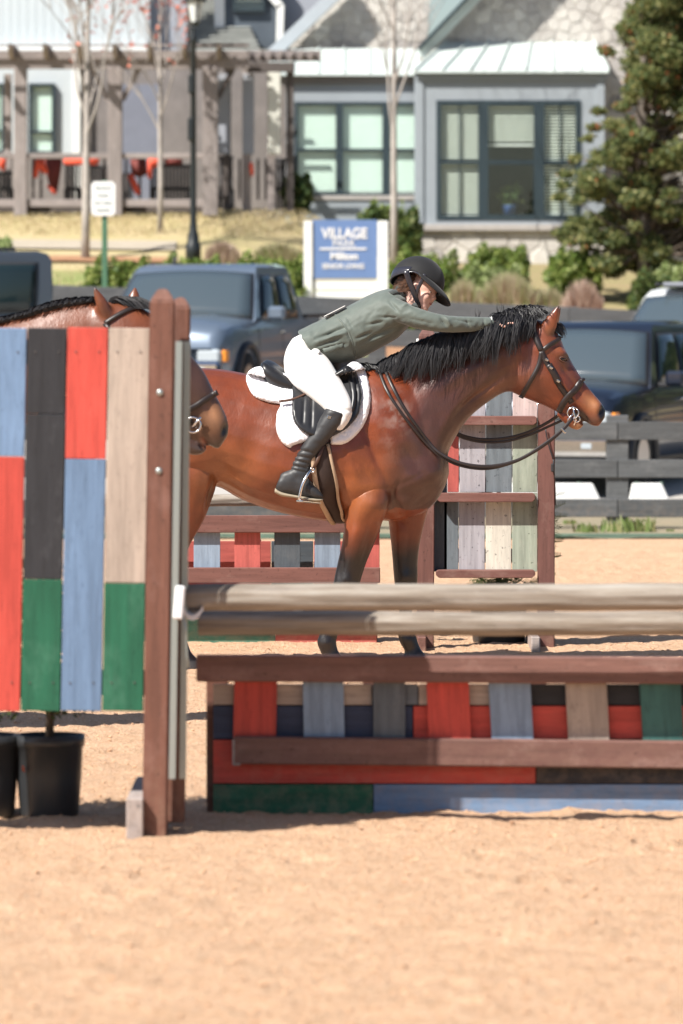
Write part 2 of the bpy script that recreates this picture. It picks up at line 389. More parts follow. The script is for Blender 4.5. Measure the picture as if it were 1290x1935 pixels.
# ------------------------------------------------------------------ fences
M_fence = m_wood('fence_grey', (.092,.096,.10), (.22,.22,.22), .3, .7)
def fence(label, y, tops, bw, xs, x0, x1, zf, post_h, pw, behind=.09, group=None, slope=None):
    f = thing('board_fence', label, 'fence', (0, y, 0), group)
    for k in range(len(xs)):
        z = zf(xs[k]); box('post', (xs[k], y+behind, z+post_h/2-.15), (pw, pw*.8, post_h+.3), M_fence, f, .006)
    for tz in tops:
        for k in range(len(xs)-1):
            a, b = xs[k], xs[k+1]
            beam('board', (a+.004, y, zf(a)+tz+random.uniform(-.006,.006)), (b-.004, y, zf(b)+tz+random.uniform(-.006,.006)), bw, .03, M_fence, f, bev=.004)
    return f
xp = (1167-CX)*43.5/FPX
fence('low three board dark grey fence along the far edge of the arena', 43.5,
      [1.8-(961-HY)*43.5/FPX, 1.8-(886-HY)*43.5/FPX, 1.8-(814-HY)*43.5/FPX], .165, [xp+2.44*k for k in range(-7, 6)], 0, 0, lambda x: 0, 1.06, .2)
z62 = lambda x: zg(x, 62)
fence('dark grey board fence behind the parked cars', 62, [1.13, .755, .38], .235,
      [(1075-CX)*62/FPX+2.5*k for k in (-7,-6,-5,-4,-3,-2,-1,0,1,2,3,4)], 0, 0, z62, 1.26, .24)
# concrete wheel stops
M_conc = m_plain('white_concrete', (.72,.72,.70), .8, .08)
def wheel_stop(x0, x1, lab):
    y = 50.6; z = zg(0, y)+.02
    poly = [(x0, z), (x0+.04, z+.19), (x1-.09, z+.19), (x1, z)]
    t = thing('wheel_stop', lab, 'wheel stop', ((x0+x1)/2, y, z), 'concrete wheel stops in the parking lot')
    prism('block', poly, y-.08, y+.08, M_conc, t, .012)
    for s in (.2, .8): lathe('spike', [(0,.205),(.02,.2),(.02,.185)], (x0+(x1-x0)*s, y, z), M_edge, t, 8)
k = 50.2/FPX
wheel_stop((930-CX)*k, (1139-CX)*k, 'white concrete wheel stop seen under the fence left of the fence post')
wheel_stop((1192-CX)*k, (1270-CX)*k, 'shorter white concrete wheel stop seen under the fence right of the fence post')

# ------------------------------------------------------------------ vehicles (front towards -Y, origin on the ground)
M_glassdark = m_gloss('vehicle_glass', (.012,.022,.026), .04, spec=.5)
M_wind = m_gloss('windshield_glass', (.055,.075,.09), .06, spec=.9)
M_tyre = m_plain('tyre_rubber', (.02,.02,.02), .85, .2, bmp=0)
M_rim = m_gloss('wheel_rim', (.45,.46,.48), .3, metallic=1)
M_black = m_plain('black_plastic', (.025,.025,.028), .5, .1, bmp=0)
M_lamp = m_gloss('lamp_lens', (.38,.42,.45), .15)
M_chrome = m_gloss('chrome', (.75,.76,.78), .12, metallic=1)
M_orange = m_gloss('indicator_lens', (.8,.28,.04), .2)
def carpaint(name, c): return m_gloss(name, c, .35, coat=.8, metallic=.3)
def loft_rows(rows, closed=False):
    V, Fc = [], []; n = len(rows[0])
    for r in rows: V += [tuple(p) for p in r]
    for i in range(len(rows)-1):
        for k in range(n if closed else n-1):
            k2 = (k+1) % n; Fc.append((i*n+k, i*n+k2, (i+1)*n+k2, (i+1)*n+k))
    return V, Fc
def vehicle(name, label, cat, kind, paint, dims):
    """kind: pickup / suv"""
    L, Wd, Hh = dims; w = Wd/2; f = thing(name, label, cat)
    belt = Hh*.62; zb = Hh*.22; y0, y1 = -L/2, L/2; hood = belt-.04
    cowl = y0+L*.245; roofF = cowl+.62; roofR = (y0+L*.60) if kind == 'pickup' else y1-.35
    cabR = roofR+.18 if kind == 'pickup' else y1-.06
    def row(y, top, ww, crown, zl):
        h = [(ww*.90, zl), (ww*.98, zl+.10), (ww, zl+.28), (ww*.985, top-.14), (ww*.95, top-.04), (ww*.86, top), (ww*.45, top+crown), (0, top+crown*1.15)]
        return [(x, y, z) for x, z in h] + [(-x, y, z) for x, z in h[::-1][1:]]
    rows = [row(y0, hood-.35, w*.80, .0, zb+.1), row(y0+.03, hood-.16, w*.88, .02, zb), row(y0+.14, hood-.05, w*.94, .03, zb-.05), row(y0+.5, hood, w*.985, .05, zb-.05),
            row(cowl-.15, belt, w, .06, zb-.05), row(cowl+.3, belt+.01, w, .0, zb-.05), row(0, belt+.01, w, 0, zb-.05), row(cabR, belt+.01, w, 0, zb-.05),
            row(y1-.15, belt, w*.98, -.02, zb-.05), row(y1-.02, belt-.05, w*.93, -.02, zb)]
    V, Fc = loft_rows(rows); n = len(rows[0]); Fc.append(tuple(range(n))[::-1]); Fc.append(tuple(range((len(rows)-1)*n, len(rows)*n)))
    body = mesh_obj('body', V, Fc, paint, f, True)
    md = body.modifiers.new('b', 'EDGE_SPLIT'); md.split_angle = math.radians(38)
    # cabin
    def crow(z, ya, yb, ww): return [(-ww, ya, z), (ww, ya, z), (ww, yb, z), (-ww, yb, z)]
    zr = Hh-.03; bx_ = kind == 'boxy'; tw = (.92,.90,.84) if bx_ else (.80,.77,.68)
    if bx_: roofR = y1-.10
    rows = [crow(belt-.03, cowl-.02, cabR, w*.95), crow(zr-.10, roofF-.12, roofR+.05, w*tw[0]), crow(zr-.02, roofF+.02, roofR, w*tw[1]), crow(zr+.02, roofF+.18, roofR-.12, w*tw[2])]
    V, Fc = loft_rows(rows, True); Fc.append((12,13,14,15))
    cab = mesh_obj('cabin', V, Fc, paint, f, True); md = cab.modifiers.new('b', 'EDGE_SPLIT'); md.split_angle = math.radians(30)
    # panes on the cabin faces
    a0, a1 = rows[0], rows[1]
    def pane(i, j, u0, u1, v0, v1, nm, mat=M_glassdark, off=.012, slant=0):
        A, B, C_, D_ = Vector(a0[i]), Vector(a0[j]), Vector(a1[j]), Vector(a1[i]); nrm = (B-A).cross(D_-A).normalized()
        wd = (B-A).length*(u1-u0)
        q = lambda u, v, o_: (A.lerp(B, u)).lerp(D_.lerp(C_, u), v) + nrm*o_
        def sheet(U0, U1, V0, V1, o_, bulge, m_, nme, par):
            nu, nv = 10, 6; Vs, Fs = [], []
            for i in range(nv+1):
                for j in range(nu+1):
                    uu, vv = j/nu, i/nv; Vs.append(q(U0+(U1-U0)*uu, V0+(V1-V0)*vv, o_+bulge*(1-(2*uu-1)**2)+bulge*.35*(1-(2*vv-1)**2)))
            for i in range(nv):
                for j in range(nu): a_ = i*(nu+1)+j; Fs.append((a_, a_+1, a_+nu+2, a_+nu+1))
            ob = mesh_obj(nme, Vs, Fs, m_, par, True); so = ob.modifiers.new('t', 'SOLIDIFY'); so.thickness = .006; so.offset = -1; return ob
        bl = .035*wd
        e = .035/max(.3, (B-A).length); sheet(u0-e, u1+e, v0-.045, min(.995, v1+.04), off*.5, bl*.9, M_black, 'window_seal', f)
        return sheet(u0, u1, v0, v1, off+.004, bl, mat, nm, f)
    pane(0, 1, .03, .97, .07, .97, 'windshield', M_wind)
    Ls = cabR-cowl; doors = [(.13,.50),(.54,.90)] if kind == 'pickup' else ([(.10,.34),(.40,.62),(.70,.93)] if bx_ else [(.12,.40),(.43,.66),(.69,.95)])
    for (u0, u1) in doors:
        pane(1, 2, u0, u1, .09, .93, 'side_window'); pane(3, 0, 1-u1, 1-u0, .09, .93, 'side_window')
    pane(2, 3, .08, .92, .1, .9, 'rear_window')
    if kind == 'pickup':
        beam('bed_rail', (w*.93, cabR+.1, belt+.02), (w*.93, y1-.1, belt+.02), .05, .06, M_black, f); beam('bed_rail', (-w*.93, cabR+.1, belt+.02), (-w*.93, y1-.1, belt+.02), .05, .06, M_black, f)
    # door seams, handles
    for s in (1,-1):
        for u in (.02,.5,.93): beam('door_seam', (s*(w+.001), cowl+Ls*u, zb+.12), (s*(w*.985+.001), cowl+Ls*u, belt-.12), .012, .006, M_black, f, wdir=(0,1,0), bev=0)
        for u in (.45,.86): box('door_handle', (s*(w+.012), cowl+Ls*u, belt-.17), (.035,.16,.03), M_chrome if kind == 'pickup' else M_black, f, .008)
        mr = box('mirror', (s*(w+.16), cowl+.22, belt+.07), (.22,.12,.17), paint, f, .035); box('mirror_arm', (s*(w+.02), cowl+.24, belt+.0), (.14,.05,.05), M_black, f, .01)
        for wy in (y0+L*.16, y1-L*.20):
            R = Hh*.205
            tb = bmesh.new(); bmesh.ops.create_cone(tb, cap_ends=True, segments=28, radius1=R, radius2=R, depth=.25); bmesh.ops.bevel(tb, geom=[e for e in tb.edges if e.calc_face_angle(0) > 1], offset=.03, segments=2, affect='EDGES')
            ty = bm_obj('wheel', tb, M_tyre, f, True, (s*(w-.12), wy, R), (0, math.pi/2, 0))
            rb = bmesh.new(); bmesh.ops.create_cone(rb, cap_ends=True, segments=20, radius1=R*.62, radius2=R*.55, depth=.26)
            bm_obj('rim', rb, M_rim, ty, False, (s*(w-.12), wy, R), (0, math.pi/2, 0))
            pts = [(s*(w+.004), wy+math.cos(a)*(R+.07), R+math.sin(a)*(R+.07)) for a in np.linspace(-.25, math.pi+.25, 16)]
            tube('wheel_arch', pts, .045, M_black, f, 6)
    # front
    box('grille', (0, y0+.005, hood-.36), (w*1.02,.06,.24), M_black, f, .02)
    for i in range(4): box('grille_bar', (0, y0-.03, hood-.45+.06*i), (w*.98,.02,.018), M_chrome, f, .004)
    for s in (1,-1):
        h = box('headlight', (s*w*.76, y0+.06, hood-(.40 if name == 'pickup_truck' else .30)), (w*.30,.16,.16), M_lamp, f, .03)
        box('indicator', (s*(w*.94), y0+.12, hood-(.40 if name == 'pickup_truck' else .30)), (.05,.15,.14), M_orange, f, .01)
        box('fog_light', (s*w*.68, y0-.065, zb+.12), (.14,.04,.08), M_lamp, f, .015)
    box('bumper', (0, y0-.01, zb+.12), (w*1.86,.14,.22), paint if kind != 'pickup' else M_chrome, f, .05)
    box('lower_bumper', (0, y0+.04, zb-.06), (w*1.7,.12,.16), M_black, f, .03)
    tube('wiper', [(-w*.5, cowl+.04, belt+.02), (-.1, cowl+.07, belt+.05)], .006, M_black, f, 5); tube('wiper', [(.05, cowl+.04, belt+.02), (w*.5, cowl+.07, belt+.05)], .006, M_black, f, 5)
    box('door_sill', (0, 0, zb-.07), (Wd*.9, L*.5, .1), M_black, f, .02)
    return f, body
def park(f, x, y, yaw, dz=0):
    f.location = (x, y, zg(x, y)+.015+dz); f.rotation_euler = (.01, 0, math.radians(yaw))
P_blue = carpaint('paint_slate_blue', (.13,.17,.23)); P_dark = carpaint('paint_dark_blue', (.012,.018,.035)); P_white = carpaint('paint_white', (.75,.77,.76)); P_grey = carpaint('paint_black', (.05,.06,.075)); 
M_roofpan = m_plain('roof_panel_grey', (.20,.21,.24), .4, .08)
k = 58/FPX
v, _ = vehicle('pickup_truck', 'slate blue pickup truck facing the arena behind the jump post and the bay horse', 'pickup truck', 'pickup', P_blue, (5.4, 2.0, 1.82))
park(v, (398-CX)*k, 60.3, -16)
tube('antenna', [(-.45, -.3, 1.81), (-.45, -.25, 1.9)], .025, M_black, v, 6)
v, _ = vehicle('parked_car', 'dark blue parked truck behind the low fence, right of the horse head', 'truck', 'pickup', P_dark, (5.6, 2.05, 1.86))
park(v, 3.0, 53.9, -21, -.06)
v, _ = vehicle('parked_suv', 'white parked car with a grey roof at the right edge, beyond the dark blue truck', 'car', 'suv', P_white, (4.8, 1.95, 1.72))
park(v, 4.75, 59.0, -25, .14)
for i in range(2): beam('roof_rail', (.55-1.1*i, -.9, 1.75), (.55-1.1*i, 1.8, 1.75), .04, .04, M_black, v)
box('roof_panel', (0,.35,1.745), (1.05,2.3,.06), M_roofpan, v, .025)
v, _ = vehicle('parked_suv', 'black boxy parked car with tall side windows at the left edge beyond the wing', 'car', 'boxy', P_grey, (4.5, 1.85, 2.0))
park(v, (90-CX)*58.6/FPX-2.25, 58.6, -76, .04)
for i in range(2): beam('roof_rail', (.55-1.1*i, -.9, 2.02), (.55-1.1*i, 1.8, 2.02), .04, .04, M_black, v)

# ------------------------------------------------------------------ signs, lamp
M_white = m_plain('white_paint', (.80,.81,.79), .5, .04, bmp=.05)
M_signblue = m_plain('sign_blue', (.135,.22,.42), .5, .05, bmp=.05)
M_text = m_plain('sign_lettering', (.78,.78,.78), .5, .02, bmp=0)
M_textgrey = m_plain('sign_small_lettering', (.17,.24,.22), .6, .02, bmp=0)
D = 66; k = D/FPX; g = zg(0, D)
def X(px, D): return (px-CX)*D/FPX
def Z(py, D): return CAMH+(HY-py)*D/FPX
s = thing('village_sign', 'blue and white village park sign standing between white posts behind the rider', 'sign', (X(655,D), D, g))
for a, b in ((574,590),(713,733)): 
    x0, x1 = X(a,D), X(b,D); box('sign_post', ((x0+x1)/2, D, (Z(418,D)+g)/2-.1), (x1-x0, .13, Z(418,D)-g+.2), M_white, s, .006)
b = box('sign_board', (X(651.5,D), D, (Z(416,D)+Z(527,D))/2), (X(712,D)-X(591,D), .07, Z(416,D)-Z(527,D)), M_signblue, s, .003)
yy = D-.042
text_obj('lettering', 'VILLAGE', (X(650,D), yy, Z(441,D)), X(693,D)-X(606,D), M_text, b, .155, .003, .035)
text_obj('lettering', 'PARK', (X(650,D), yy, Z(460,D)), X(672,D)-X(629,D), M_text, b, .10, .003, .01)
box('sign_rule', (X(648,D), yy, Z(470.5,D)), (X(692,D)-X(604,D), .006, .028), M_text, b, 0)
text_obj('lettering', 'Milton', (X(650,D), yy, Z(484,D)), X(677,D)-X(625,D), M_text, b, .105, .003, .045)
text_obj('lettering', 'SENIOR LIVING', (X(648,D), yy, Z(503,D)), X(686,D)-X(607,D), M_text, b, .075, .003, .03)
box('lower_panel', (X(651.5,D), D+.01, Z(539,D)), (X(712,D)-X(591,D), .05, Z(530,D)-Z(548,D)), M_white, s, .003)
box('lower_rail', (X(651.5,D), D+.01, Z(557,D)), (X(712,D)-X(591,D), .05, .1), M_white, s, .003)
D = 64.5; g = zg(X(197,D), D)
s = thing('road_sign', 'small white notice sign on a green post in front of the bare tree', 'sign', (X(197,D), D, g))
M_greenpost = m_plain('green_post', (.07,.17,.10), .6, .1)
box('sign_post', (X(197.5,D), D+.04, (Z(348,D)+g)/2), (.075,.04,Z(348,D)-g+.1), M_greenpost, s, .004)
bm = bmesh.new(); bmesh.ops.create_cube(bm, size=1); bmesh.ops.scale(bm, vec=(X(218,D)-X(172,D), .012, Z(343,D)-Z(408,D)), verts=bm.verts)
bmesh.ops.bevel(bm, geom=[e for e in bm.edges if abs(e.verts[0].co.y-e.verts[1].co.y) > .005], offset=.03, segments=3, affect='EDGES')
b = bm_obj('sign_plate', bm, M_white, s, loc=(X(195,D), D, (Z(343,D)+Z(408,D))/2))
for i, (tx, w_) in enumerate((('PRIVATE', 28), ('ROAD', 20), ('NO THRU', 34), ('TRAFFIC', 27))):
    text_obj('lettering', tx, (X(195,D), D-.009, Z(356+14*i,D)), w_*D/FPX, M_textgrey, b, .045, .001, 0)
D = 70; g = zg(X(365,D), D)
M_iron = m_plain('black_iron', (.018,.022,.024), .4, .15, bmp=.05)
s = thing('street_lamp', 'tall black lamp post with a lantern beside the pergola', 'street lamp', (X(365,D), D, g))
zb_ = Z(474,D)
lathe('base', [(.0,-.2),(.115,-.2),(.115,.08),(.09,.12),(.085,.22),(.06,.30),(.055,.4)], (X(365,D), D, zb_), M_iron, s, 16)
lathe('pole', [(.052,.3),(.048,.34),(.04,3.05),(.055,3.08),(.055,3.12),(.03,3.2),(.03,3.25)], (X(365,D), D, zb_), M_iron, s, 12)
box('pole_bracket', (X(362,D), D-.03, Z(160,D)), (.1,.09,.28), M_iron, s, .02); box('pole_bracket', (X(361,D), D-.03, Z(245,D)), (.1,.09,.34), M_iron, s, .02)
z0 = Z(42,D)
lathe('lantern_collar', [(.03,-.06),(.07,-.02),(.075,.0),(0,.0)], (X(368,D), D, z0), M_iron, s, 12)
M_lampglass = m_gloss('lantern_glass', (.7,.72,.7), .25)
lathe('lantern_glass', [(.07,0.003),(.13,.30),(.128,.31),(0,.31)], (X(368,D), D, z0), M_lampglass, s, 8, False)
for a in range(4):
    an = a*math.pi/2+.5; tube('lantern_bar', [(X(368,D)+.075*math.cos(an), D+.075*math.sin(an), z0), (X(368,D)+.137*math.cos(an), D+.137*math.sin(an), z0+.31)], .010, M_iron, s, 5)
lathe('lantern_roof', [(.17,.30),(.17,.33),(.1,.42),(.04,.47),(.02,.55),(0,.56)], (X(368,D), D, z0), M_iron, s, 8, False)

# ------------------------------------------------------------------ buildings
M_slate = m_plain('slate_blue_wall', (.30,.335,.37), .7, .05, 3, bmp=.05)
M_slate_side = m_wood('slate_siding', (.30,.335,.37), grain=.05, wearamt=.05)
M_trimdark = m_plain('window_frame_dark', (.028,.045,.055), .45, .1, bmp=0)
M_metalroof = m_plain('pale_metal_roof', (.56,.62,.60), .35, .06, 2, metallic=0, bmp=.05)
M_blind = m_plain('pale_green_blind', (.78,.90,.84), .6, .03, bmp=0)
M_blind2 = m_plain('cream_blind', (.75,.77,.71), .6, .03, bmp=0)
M_room = m_plain('dark_room', (.03,.035,.035), .9, .2, bmp=0)
M_glass = m_glass('window_glass', (.97,.998,.985), .05)
M_sill = m_plain('stone_sill', (.42,.39,.37), .8, .1)
M_mortar = m_plain('mortar', (.56,.54,.50), .95, .1, 4)
def m_stone():
    m, t, b = new_mat('rubble_stone'); v = coords(t, (3,)*3); f = noise(t, v, 1.5, 6, .65)
    oi = N(t, 'ShaderNodeObjectInfo'); c = ramp(t, oi.outputs['Random'], [(0,(.44,.41,.38)),(.3,(.58,.55,.51)),(.6,(.66,.63,.58)),(.85,(.52,.49,.46)),(1,(.36,.34,.33))])
    c = mixc(t, ramp(t, f, [(.35,(0,0,0)),(.7,(.45,.45,.45))]), c, (.30,.27,.25)); t.links.new(c, b.inputs['Base Color']); b.inputs['Roughness'].default_value = .9
    bump(t, b, f, .6, .02); return m
M_stone = m_stone()
def clip_poly(poly, p, n):            # keep the side where (q-p).n <= 0
    out = []
    for i in range(len(poly)):
        a, b = poly[i], poly[(i+1)%len(poly)]; da = (a[0]-p[0])*n[0]+(a[1]-p[1])*n[1]; db = (b[0]-p[0])*n[0]+(b[1]-p[1])*n[1]
        if da <= 0: out.append(a)
        if (da < 0 < db) or (db < 0 < da):
            t = da/(da-db); out.append((a[0]+(b[0]-a[0])*t, a[1]+(b[1]-a[1])*t))
    return out
def stones(region, y, size, parent, limit=290, gap=.004, asp=1.35):
    """irregular stones laid in a convex region (x,z), each an object proud of the mortar"""
    xs = [p[0] for p in region]; zs = [p[1] for p in region]; pts = []
    r = 0; z = min(zs)
    while z < max(zs)+size:
        x = min(xs)-size + (r%2)*size*.6
        while x < max(xs)+size: pts.append((x+random.uniform(-.36,.36)*size*asp, z+random.uniform(-.34,.34)*size)); x += size*asp*random.uniform(.75, 1.3)
        z += size; r += 1
    cnt = 0
    for i, p in enumerate(pts):
        poly = list(region)
        for q in pts:
            if q is p: continue
            d2 = (q[0]-p[0])**2+(q[1]-p[1])**2
            if d2 > (size*3.4)**2: continue
            l = math.sqrt(d2); n = ((q[0]-p[0])/l, (q[1]-p[1])/l); m = ((p[0]+q[0])/2-n[0]*gap, (p[1]+q[1])/2-n[1]*gap)
            poly = clip_poly(poly, m, n)
            if len(poly) < 3: break
        if len(poly) < 3: continue
        A = sum(poly[j][0]*poly[(j+1)%len(poly)][1]-poly[(j+1)%len(poly)][0]*poly[j][1] for j in range(len(poly)))/2
        if abs(A) < size*size*.06: continue
        cx = sum(q[0] for q in poly)/len(poly); cz = sum(q[1] for q in poly)/len(poly); dep = random.uniform(.01,.026)
        V = [(q[0]-cx, 0, q[1]-cz) for q in poly] + [((q[0]-cx)*.86, -dep, (q[1]-cz)*.86) for q in poly]; n = len(poly)
        Fc = [tuple(range(n, 2*n))] + [(j, (j+1)%n, (j+1)%n+n, j+n) for j in range(n)]
        o = mesh_obj('stone', V, Fc, M_stone, parent, False, (cx, y, cz)); cnt += 1
        if cnt >= limit: break
    return cnt
def wall_quad(name, px0, py0, px1, py1, D, mat, parent, th=.12, bev=.0):
    return box(name, ((X(px0,D)+X(px1,D))/2, D+th/2, (Z(py0,D)+Z(py1,D))/2), (X(px1,D)-X(px0,D), th, Z(py0,D)-Z(py1,D)), mat, parent, bev)
def blinds(px0, py0, px1, py1, D, mat, win, pitch=7, full=1.0):
    gapf = .86 if mat is M_blind else .52
    it = []; n = int((py1-py0)*full/pitch)
    for i in range(n):
        zc = Z(py0+pitch*(i+.5), D); it.append((((X(px0,D)+X(px1,D))/2, D, zc), (X(px1,D)-X(px0,D), .02, pitch*D/FPX*gapf)))
    return join_boxes('blind', it, mat, win, 'stuff' if n > 300 else None)
def window(parent, px0, py0, px1, py1, D, mid, blind, full=1.0, fr=7, pitch=7, wall_th=.1, muntin=False):
    """double hung sash: frame, two panes, a blind"""
    w = thing_part = mesh_frame(parent, px0, py0, px1, py1, D, mid, fr, muntin)
    for (a, b) in ((py0+fr, mid-fr*.4), (mid+fr*.4, py1-fr)):
        box('pane', ((X(px0,D)+X(px1,D))/2, D+.02, (Z(a,D)+Z(b,D))/2), (X(px1-fr,D)-X(px0+fr,D), .008, Z(a,D)-Z(b,D)), M_glass, w, 0)
    if blind is not None: 
        bl = blinds(px0+fr*.7, py0+fr, px1-fr*.7, py1-fr, D+.06, blind, w, pitch, full)
        box('blind_rail', ((X(px0,D)+X(px1,D))/2, D+.06, Z(py0+fr+(py1-py0-2*fr)*full, D)), (X(px1-fr,D)-X(px0+fr,D), .03, .035), M_white, w, .003)
    return w
def mesh_frame(parent, px0, py0, px1, py1, D, mid, fr, muntin):
    x0, x1, z0, z1 = X(px0,D), X(px1,D), Z(py1,D), Z(py0,D); f = fr*D/FPX; it = []
    it += [((x0+f/2, D, (z0+z1)/2), (f, .09, z1-z0)), ((x1-f/2, D, (z0+z1)/2), (f, .09, z1-z0))]
    it += [(((x0+x1)/2, D, z1-f/2), (x1-x0-2*f, .09, f)), (((x0+x1)/2, D, z0+f/2), (x1-x0-2*f, .09, f)), (((x0+x1)/2, D+.005, Z(mid,D)), (x1-x0-2*f, .08, f*.8))]
    if muntin: it.append((((x0+x1)/2, D+.01, (z0+z1)/2), (.02, .03, z1-z0-2*f)))
    return join_boxes('window', it, M_trimdark, parent)
GZ = 3.7
# --- the bay and the stone gables on the right
H1 = thing('stone_house', 'stone house with a slate blue bay window under a pale metal roof, behind the rider', 'house', (X(900,77), 78, GZ))
D1 = 76.0
# bay walls round the window opening (px 824..1097, py 190..416)
wall_quad('wall', 790,140,824,430, D1, M_slate, H1); wall_quad('wall', 1097,140,1140,430, D1, M_slate, H1)
wall_quad('wall', 824,140,1097,190, D1+.001, M_slate, H1); wall_quad('wall', 824,416,1097,430, D1+.001, M_slate, H1)
for a in (791, 1137): box('wall', (X(a,D1), D1+.77, (Z(140,D1)+Z(430,D1))/2), (.1, 1.28, Z(140,D1)-Z(430,D1)), M_slate, H1, 0)
wall_quad('corner_board', 787,140,800,430, D1-.03, M_slate, H1, .03, .003); wall_quad('corner_board', 1127,140,1142,430, D1-.03, M_slate, H1, .03, .003)
wall_quad('frieze', 786,140,1144,152, D1-.05, M_slate, H1, .05, .003)
wall_quad('eave', 783,134,1150,140, D1-.12, M_trimdark, H1, .2, .003)
wall_quad('bay_sill', 782,424,1146,436, D1-.09, M_sill, H1, .14, .006)
box('wall', (X(965,D1), D1+.9, (Z(140,D1)+Z(430,D1))/2), (X(1140,D1)-X(790,D1)-.24, .05, Z(140,D1)-Z(430,D1)), M_room, H1, 0)
box('room_ceiling', (X(965,D1), D1+.5, Z(142,D1)), (X(1140,D1)-X(790,D1)-.24, .72, .04), M_room, H1, 0)
window(H1, 824,190,912,416, D1+.03, 307, M_blind2, 1.0, 9, 8.5, muntin=True)
window(H1, 912,190,1018,416, D1+.03, 307, M_blind2, .36, 10, 8.5, muntin=False)
window(H1, 1018,190,1097,416, D1+.03, 307, M_blind2, 1.0, 10, 6.2, muntin=True)
M_bluepot = m_plain('blue_pot', (.06,.13,.35), .4, .1, bmp=0)
t = thing('potted_plant', 'blue potted plant standing inside the middle pane of the bay window', 'potted plant', (X(962,D1+.3), D1+.3, Z(412,D1+.3)))
lathe('pot', [(0,0),(.09,0),(.12,.18),(.13,.2),(.11,.2),(.1,.15),(0,.15)], (X(962,D1+.3), D1+.3, Z(412,D1+.3)), M_bluepot, t, 16)
M_evergreen = m_leaf('evergreen_leaf', [(.035,.07,.02), (.07,.12,.035), (.13,.17,.05), (.20,.22,.07)])
foliage('leaves', [((X(962,D1+.3), D1+.3, Z(370,D1+.3)), (.2,.15,.2), 1)], 260, .045, M_evergreen, t)
box('inner_shelf', (X(965,D1), D1+.42, Z(413.5,D1+.3)), (X(1010,D1)-X(920,D1), .5, .02), M_room, H1, 0)
# bay roof: panels with standing seams
yf, yb = D1-.14, D1+1.4; zf, zb2 = Z(135,yf), Z(80,yb)
xa, xb, xc, xd = X(783,yf), X(1150,yf), X(845,yb), X(1122,yb)
n = 7
for i in range(n):
    u0, u1 = i/n, (i+1)/n; q = lambda u, v, h=0: (( xa+(xb-xa)*u)*(1-v)+(xc+(xd-xc)*u)*v, yf+(yb-yf)*v, zf+(zb2-zf)*v+h)
    V = [q(u0,0),q(u1,0),q(u1,1),q(u0,1)] + [q(u0,0,-.03),q(u1,0,-.03),q(u1,1,-.03),q(u0,1,-.03)]
    mesh_obj('roof_panel', V, [(0,1,2,3),(7,6,5,4),(0,4,5,1),(1,5,6,2),(3,2,6,7),(0,3,7,4)], M_metalroof, H1)
    if i: beam('roof_seam', q(u0,0,.02), q(u0,1,.02), .05, .022, M_metalroof, H1, wdir=(0,-.3,1), bev=.003)
for (p, q2) in ((xa, xc), (xb, xd)):
    V = [(p, yf, zf), (q2, yb, zb2), (p, yb, zf)]; mesh_obj('roof_side', V+[(v_[0], v_[1], v_[2]-.02) for v_ in V], [(0,1,2),(5,4,3),(0,3,4,1),(1,4,5,2),(2,5,3,0)], M_metalroof, H1)
    beam('hip_seam', (p, yf, zf+.02), (q2, yb, zb2+.02), .05, .03, M_metalroof, H1, bev=.003)
# stone below the bay
wall_quad('mortar_wall', 786,436,1142,520, D1+.02, M_mortar, H1, .3)
R_ = [(X(786,D1),Z(515,D1)), (X(1142,D1),Z(515,D1)), (X(1142,D1),Z(437,D1)), (X(786,D1),Z(437,D1))]
stones(R_, D1+.018, .24, H1, asp=1.5)
# gable wall with rake board, behind the bay
D2 = 77.4
gx = [(X(792,D2),Z(110,D2)), (X(1000,D2),Z(-120,D2)), (X(1480,D2),Z(-120,D2)), (X(1480,D2),Z(110,D2))]
prism('mortar_wall', gx, D2, D2+.3, M_mortar, H1)
stones([(X(800,D2),Z(88,D2)), (X(990,D2),Z(-100,D2)), (X(1185,D2),Z(-100,D2)), (X(1185,D2),Z(88,D2))], D2-.002, .165, H1, 230)
wall_quad('mortar_wall', 1142,110,1480,520, D2+.01, M_mortar, H1, .3)
stones([(X(1142,D2),Z(508,D2)), (X(1300,D2),Z(508,D2)), (X(1300,D2),Z(90,D2)), (X(1142,D2),Z(90,D2))], D2+.006, .3, H1, 120)
M_rakepale = m_plain('rake_board_pale', (.66,.74,.72), .5, .04, bmp=0)
beam('rake_board', (X(793,D2-.3), D2-.3, Z(104,D2-.3)), (X(1010,D2-.3), D2-.3, Z(-120,D2-.3)), .17, .05, M_rakepale, H1, bev=.003)
beam('rake_edge', (X(790,D2-.35), D2-.35, Z(93,D2-.35)), (X(1007,D2-.35), D2-.35, Z(-131,D2-.35)), .05, .5, M_trimdark, H1, bev=.003)
# --- middle wing: three mint windows under a porch roof, stone gable above
H2 = thing('stone_house', 'grey blue wing with mint green window blinds under a stone gable, left of the bay', 'house', (X(670,79), 79, GZ))
D3 = 77.6
wall_quad('wall', 540,158,790,193, D3, M_slate, H2); wall_quad('wall', 540,193,556,372, D3, M_slate, H2); wall_quad('wall', 540,372,790,520, D3, M_slate_side, H2)
wall_quad('fascia', 530,140,790,158, D3-.06, m_plain('fascia_brown', (.20,.18,.17), .7, .1), H2, .18, .004)
wall_quad('window_sill', 552,370,790,378, D3-.05, M_sill, H2, .1, .004)
for i, zz in enumerate(np.arange(382, 500, 12)): wall_quad('clapboard', 541,zz,789,zz+11, D3-.022, M_slate_side, H2, .02, .003)
for a, b in ((556,641),(641,729),(729,790)): window(H2, a,193,b,372, D3+.02, 284, M_blind, 1.0, 7, 5.4)
wall_quad('wall', 556,193,790,372, D3+.35, M_room, H2, .05)
yf, yb = D3-.16, D3+1.3; zf, zb2 = Z(140,yf), Z(92,yb)
xa, xb = X(505,yf), X(795,yf)
n = 6
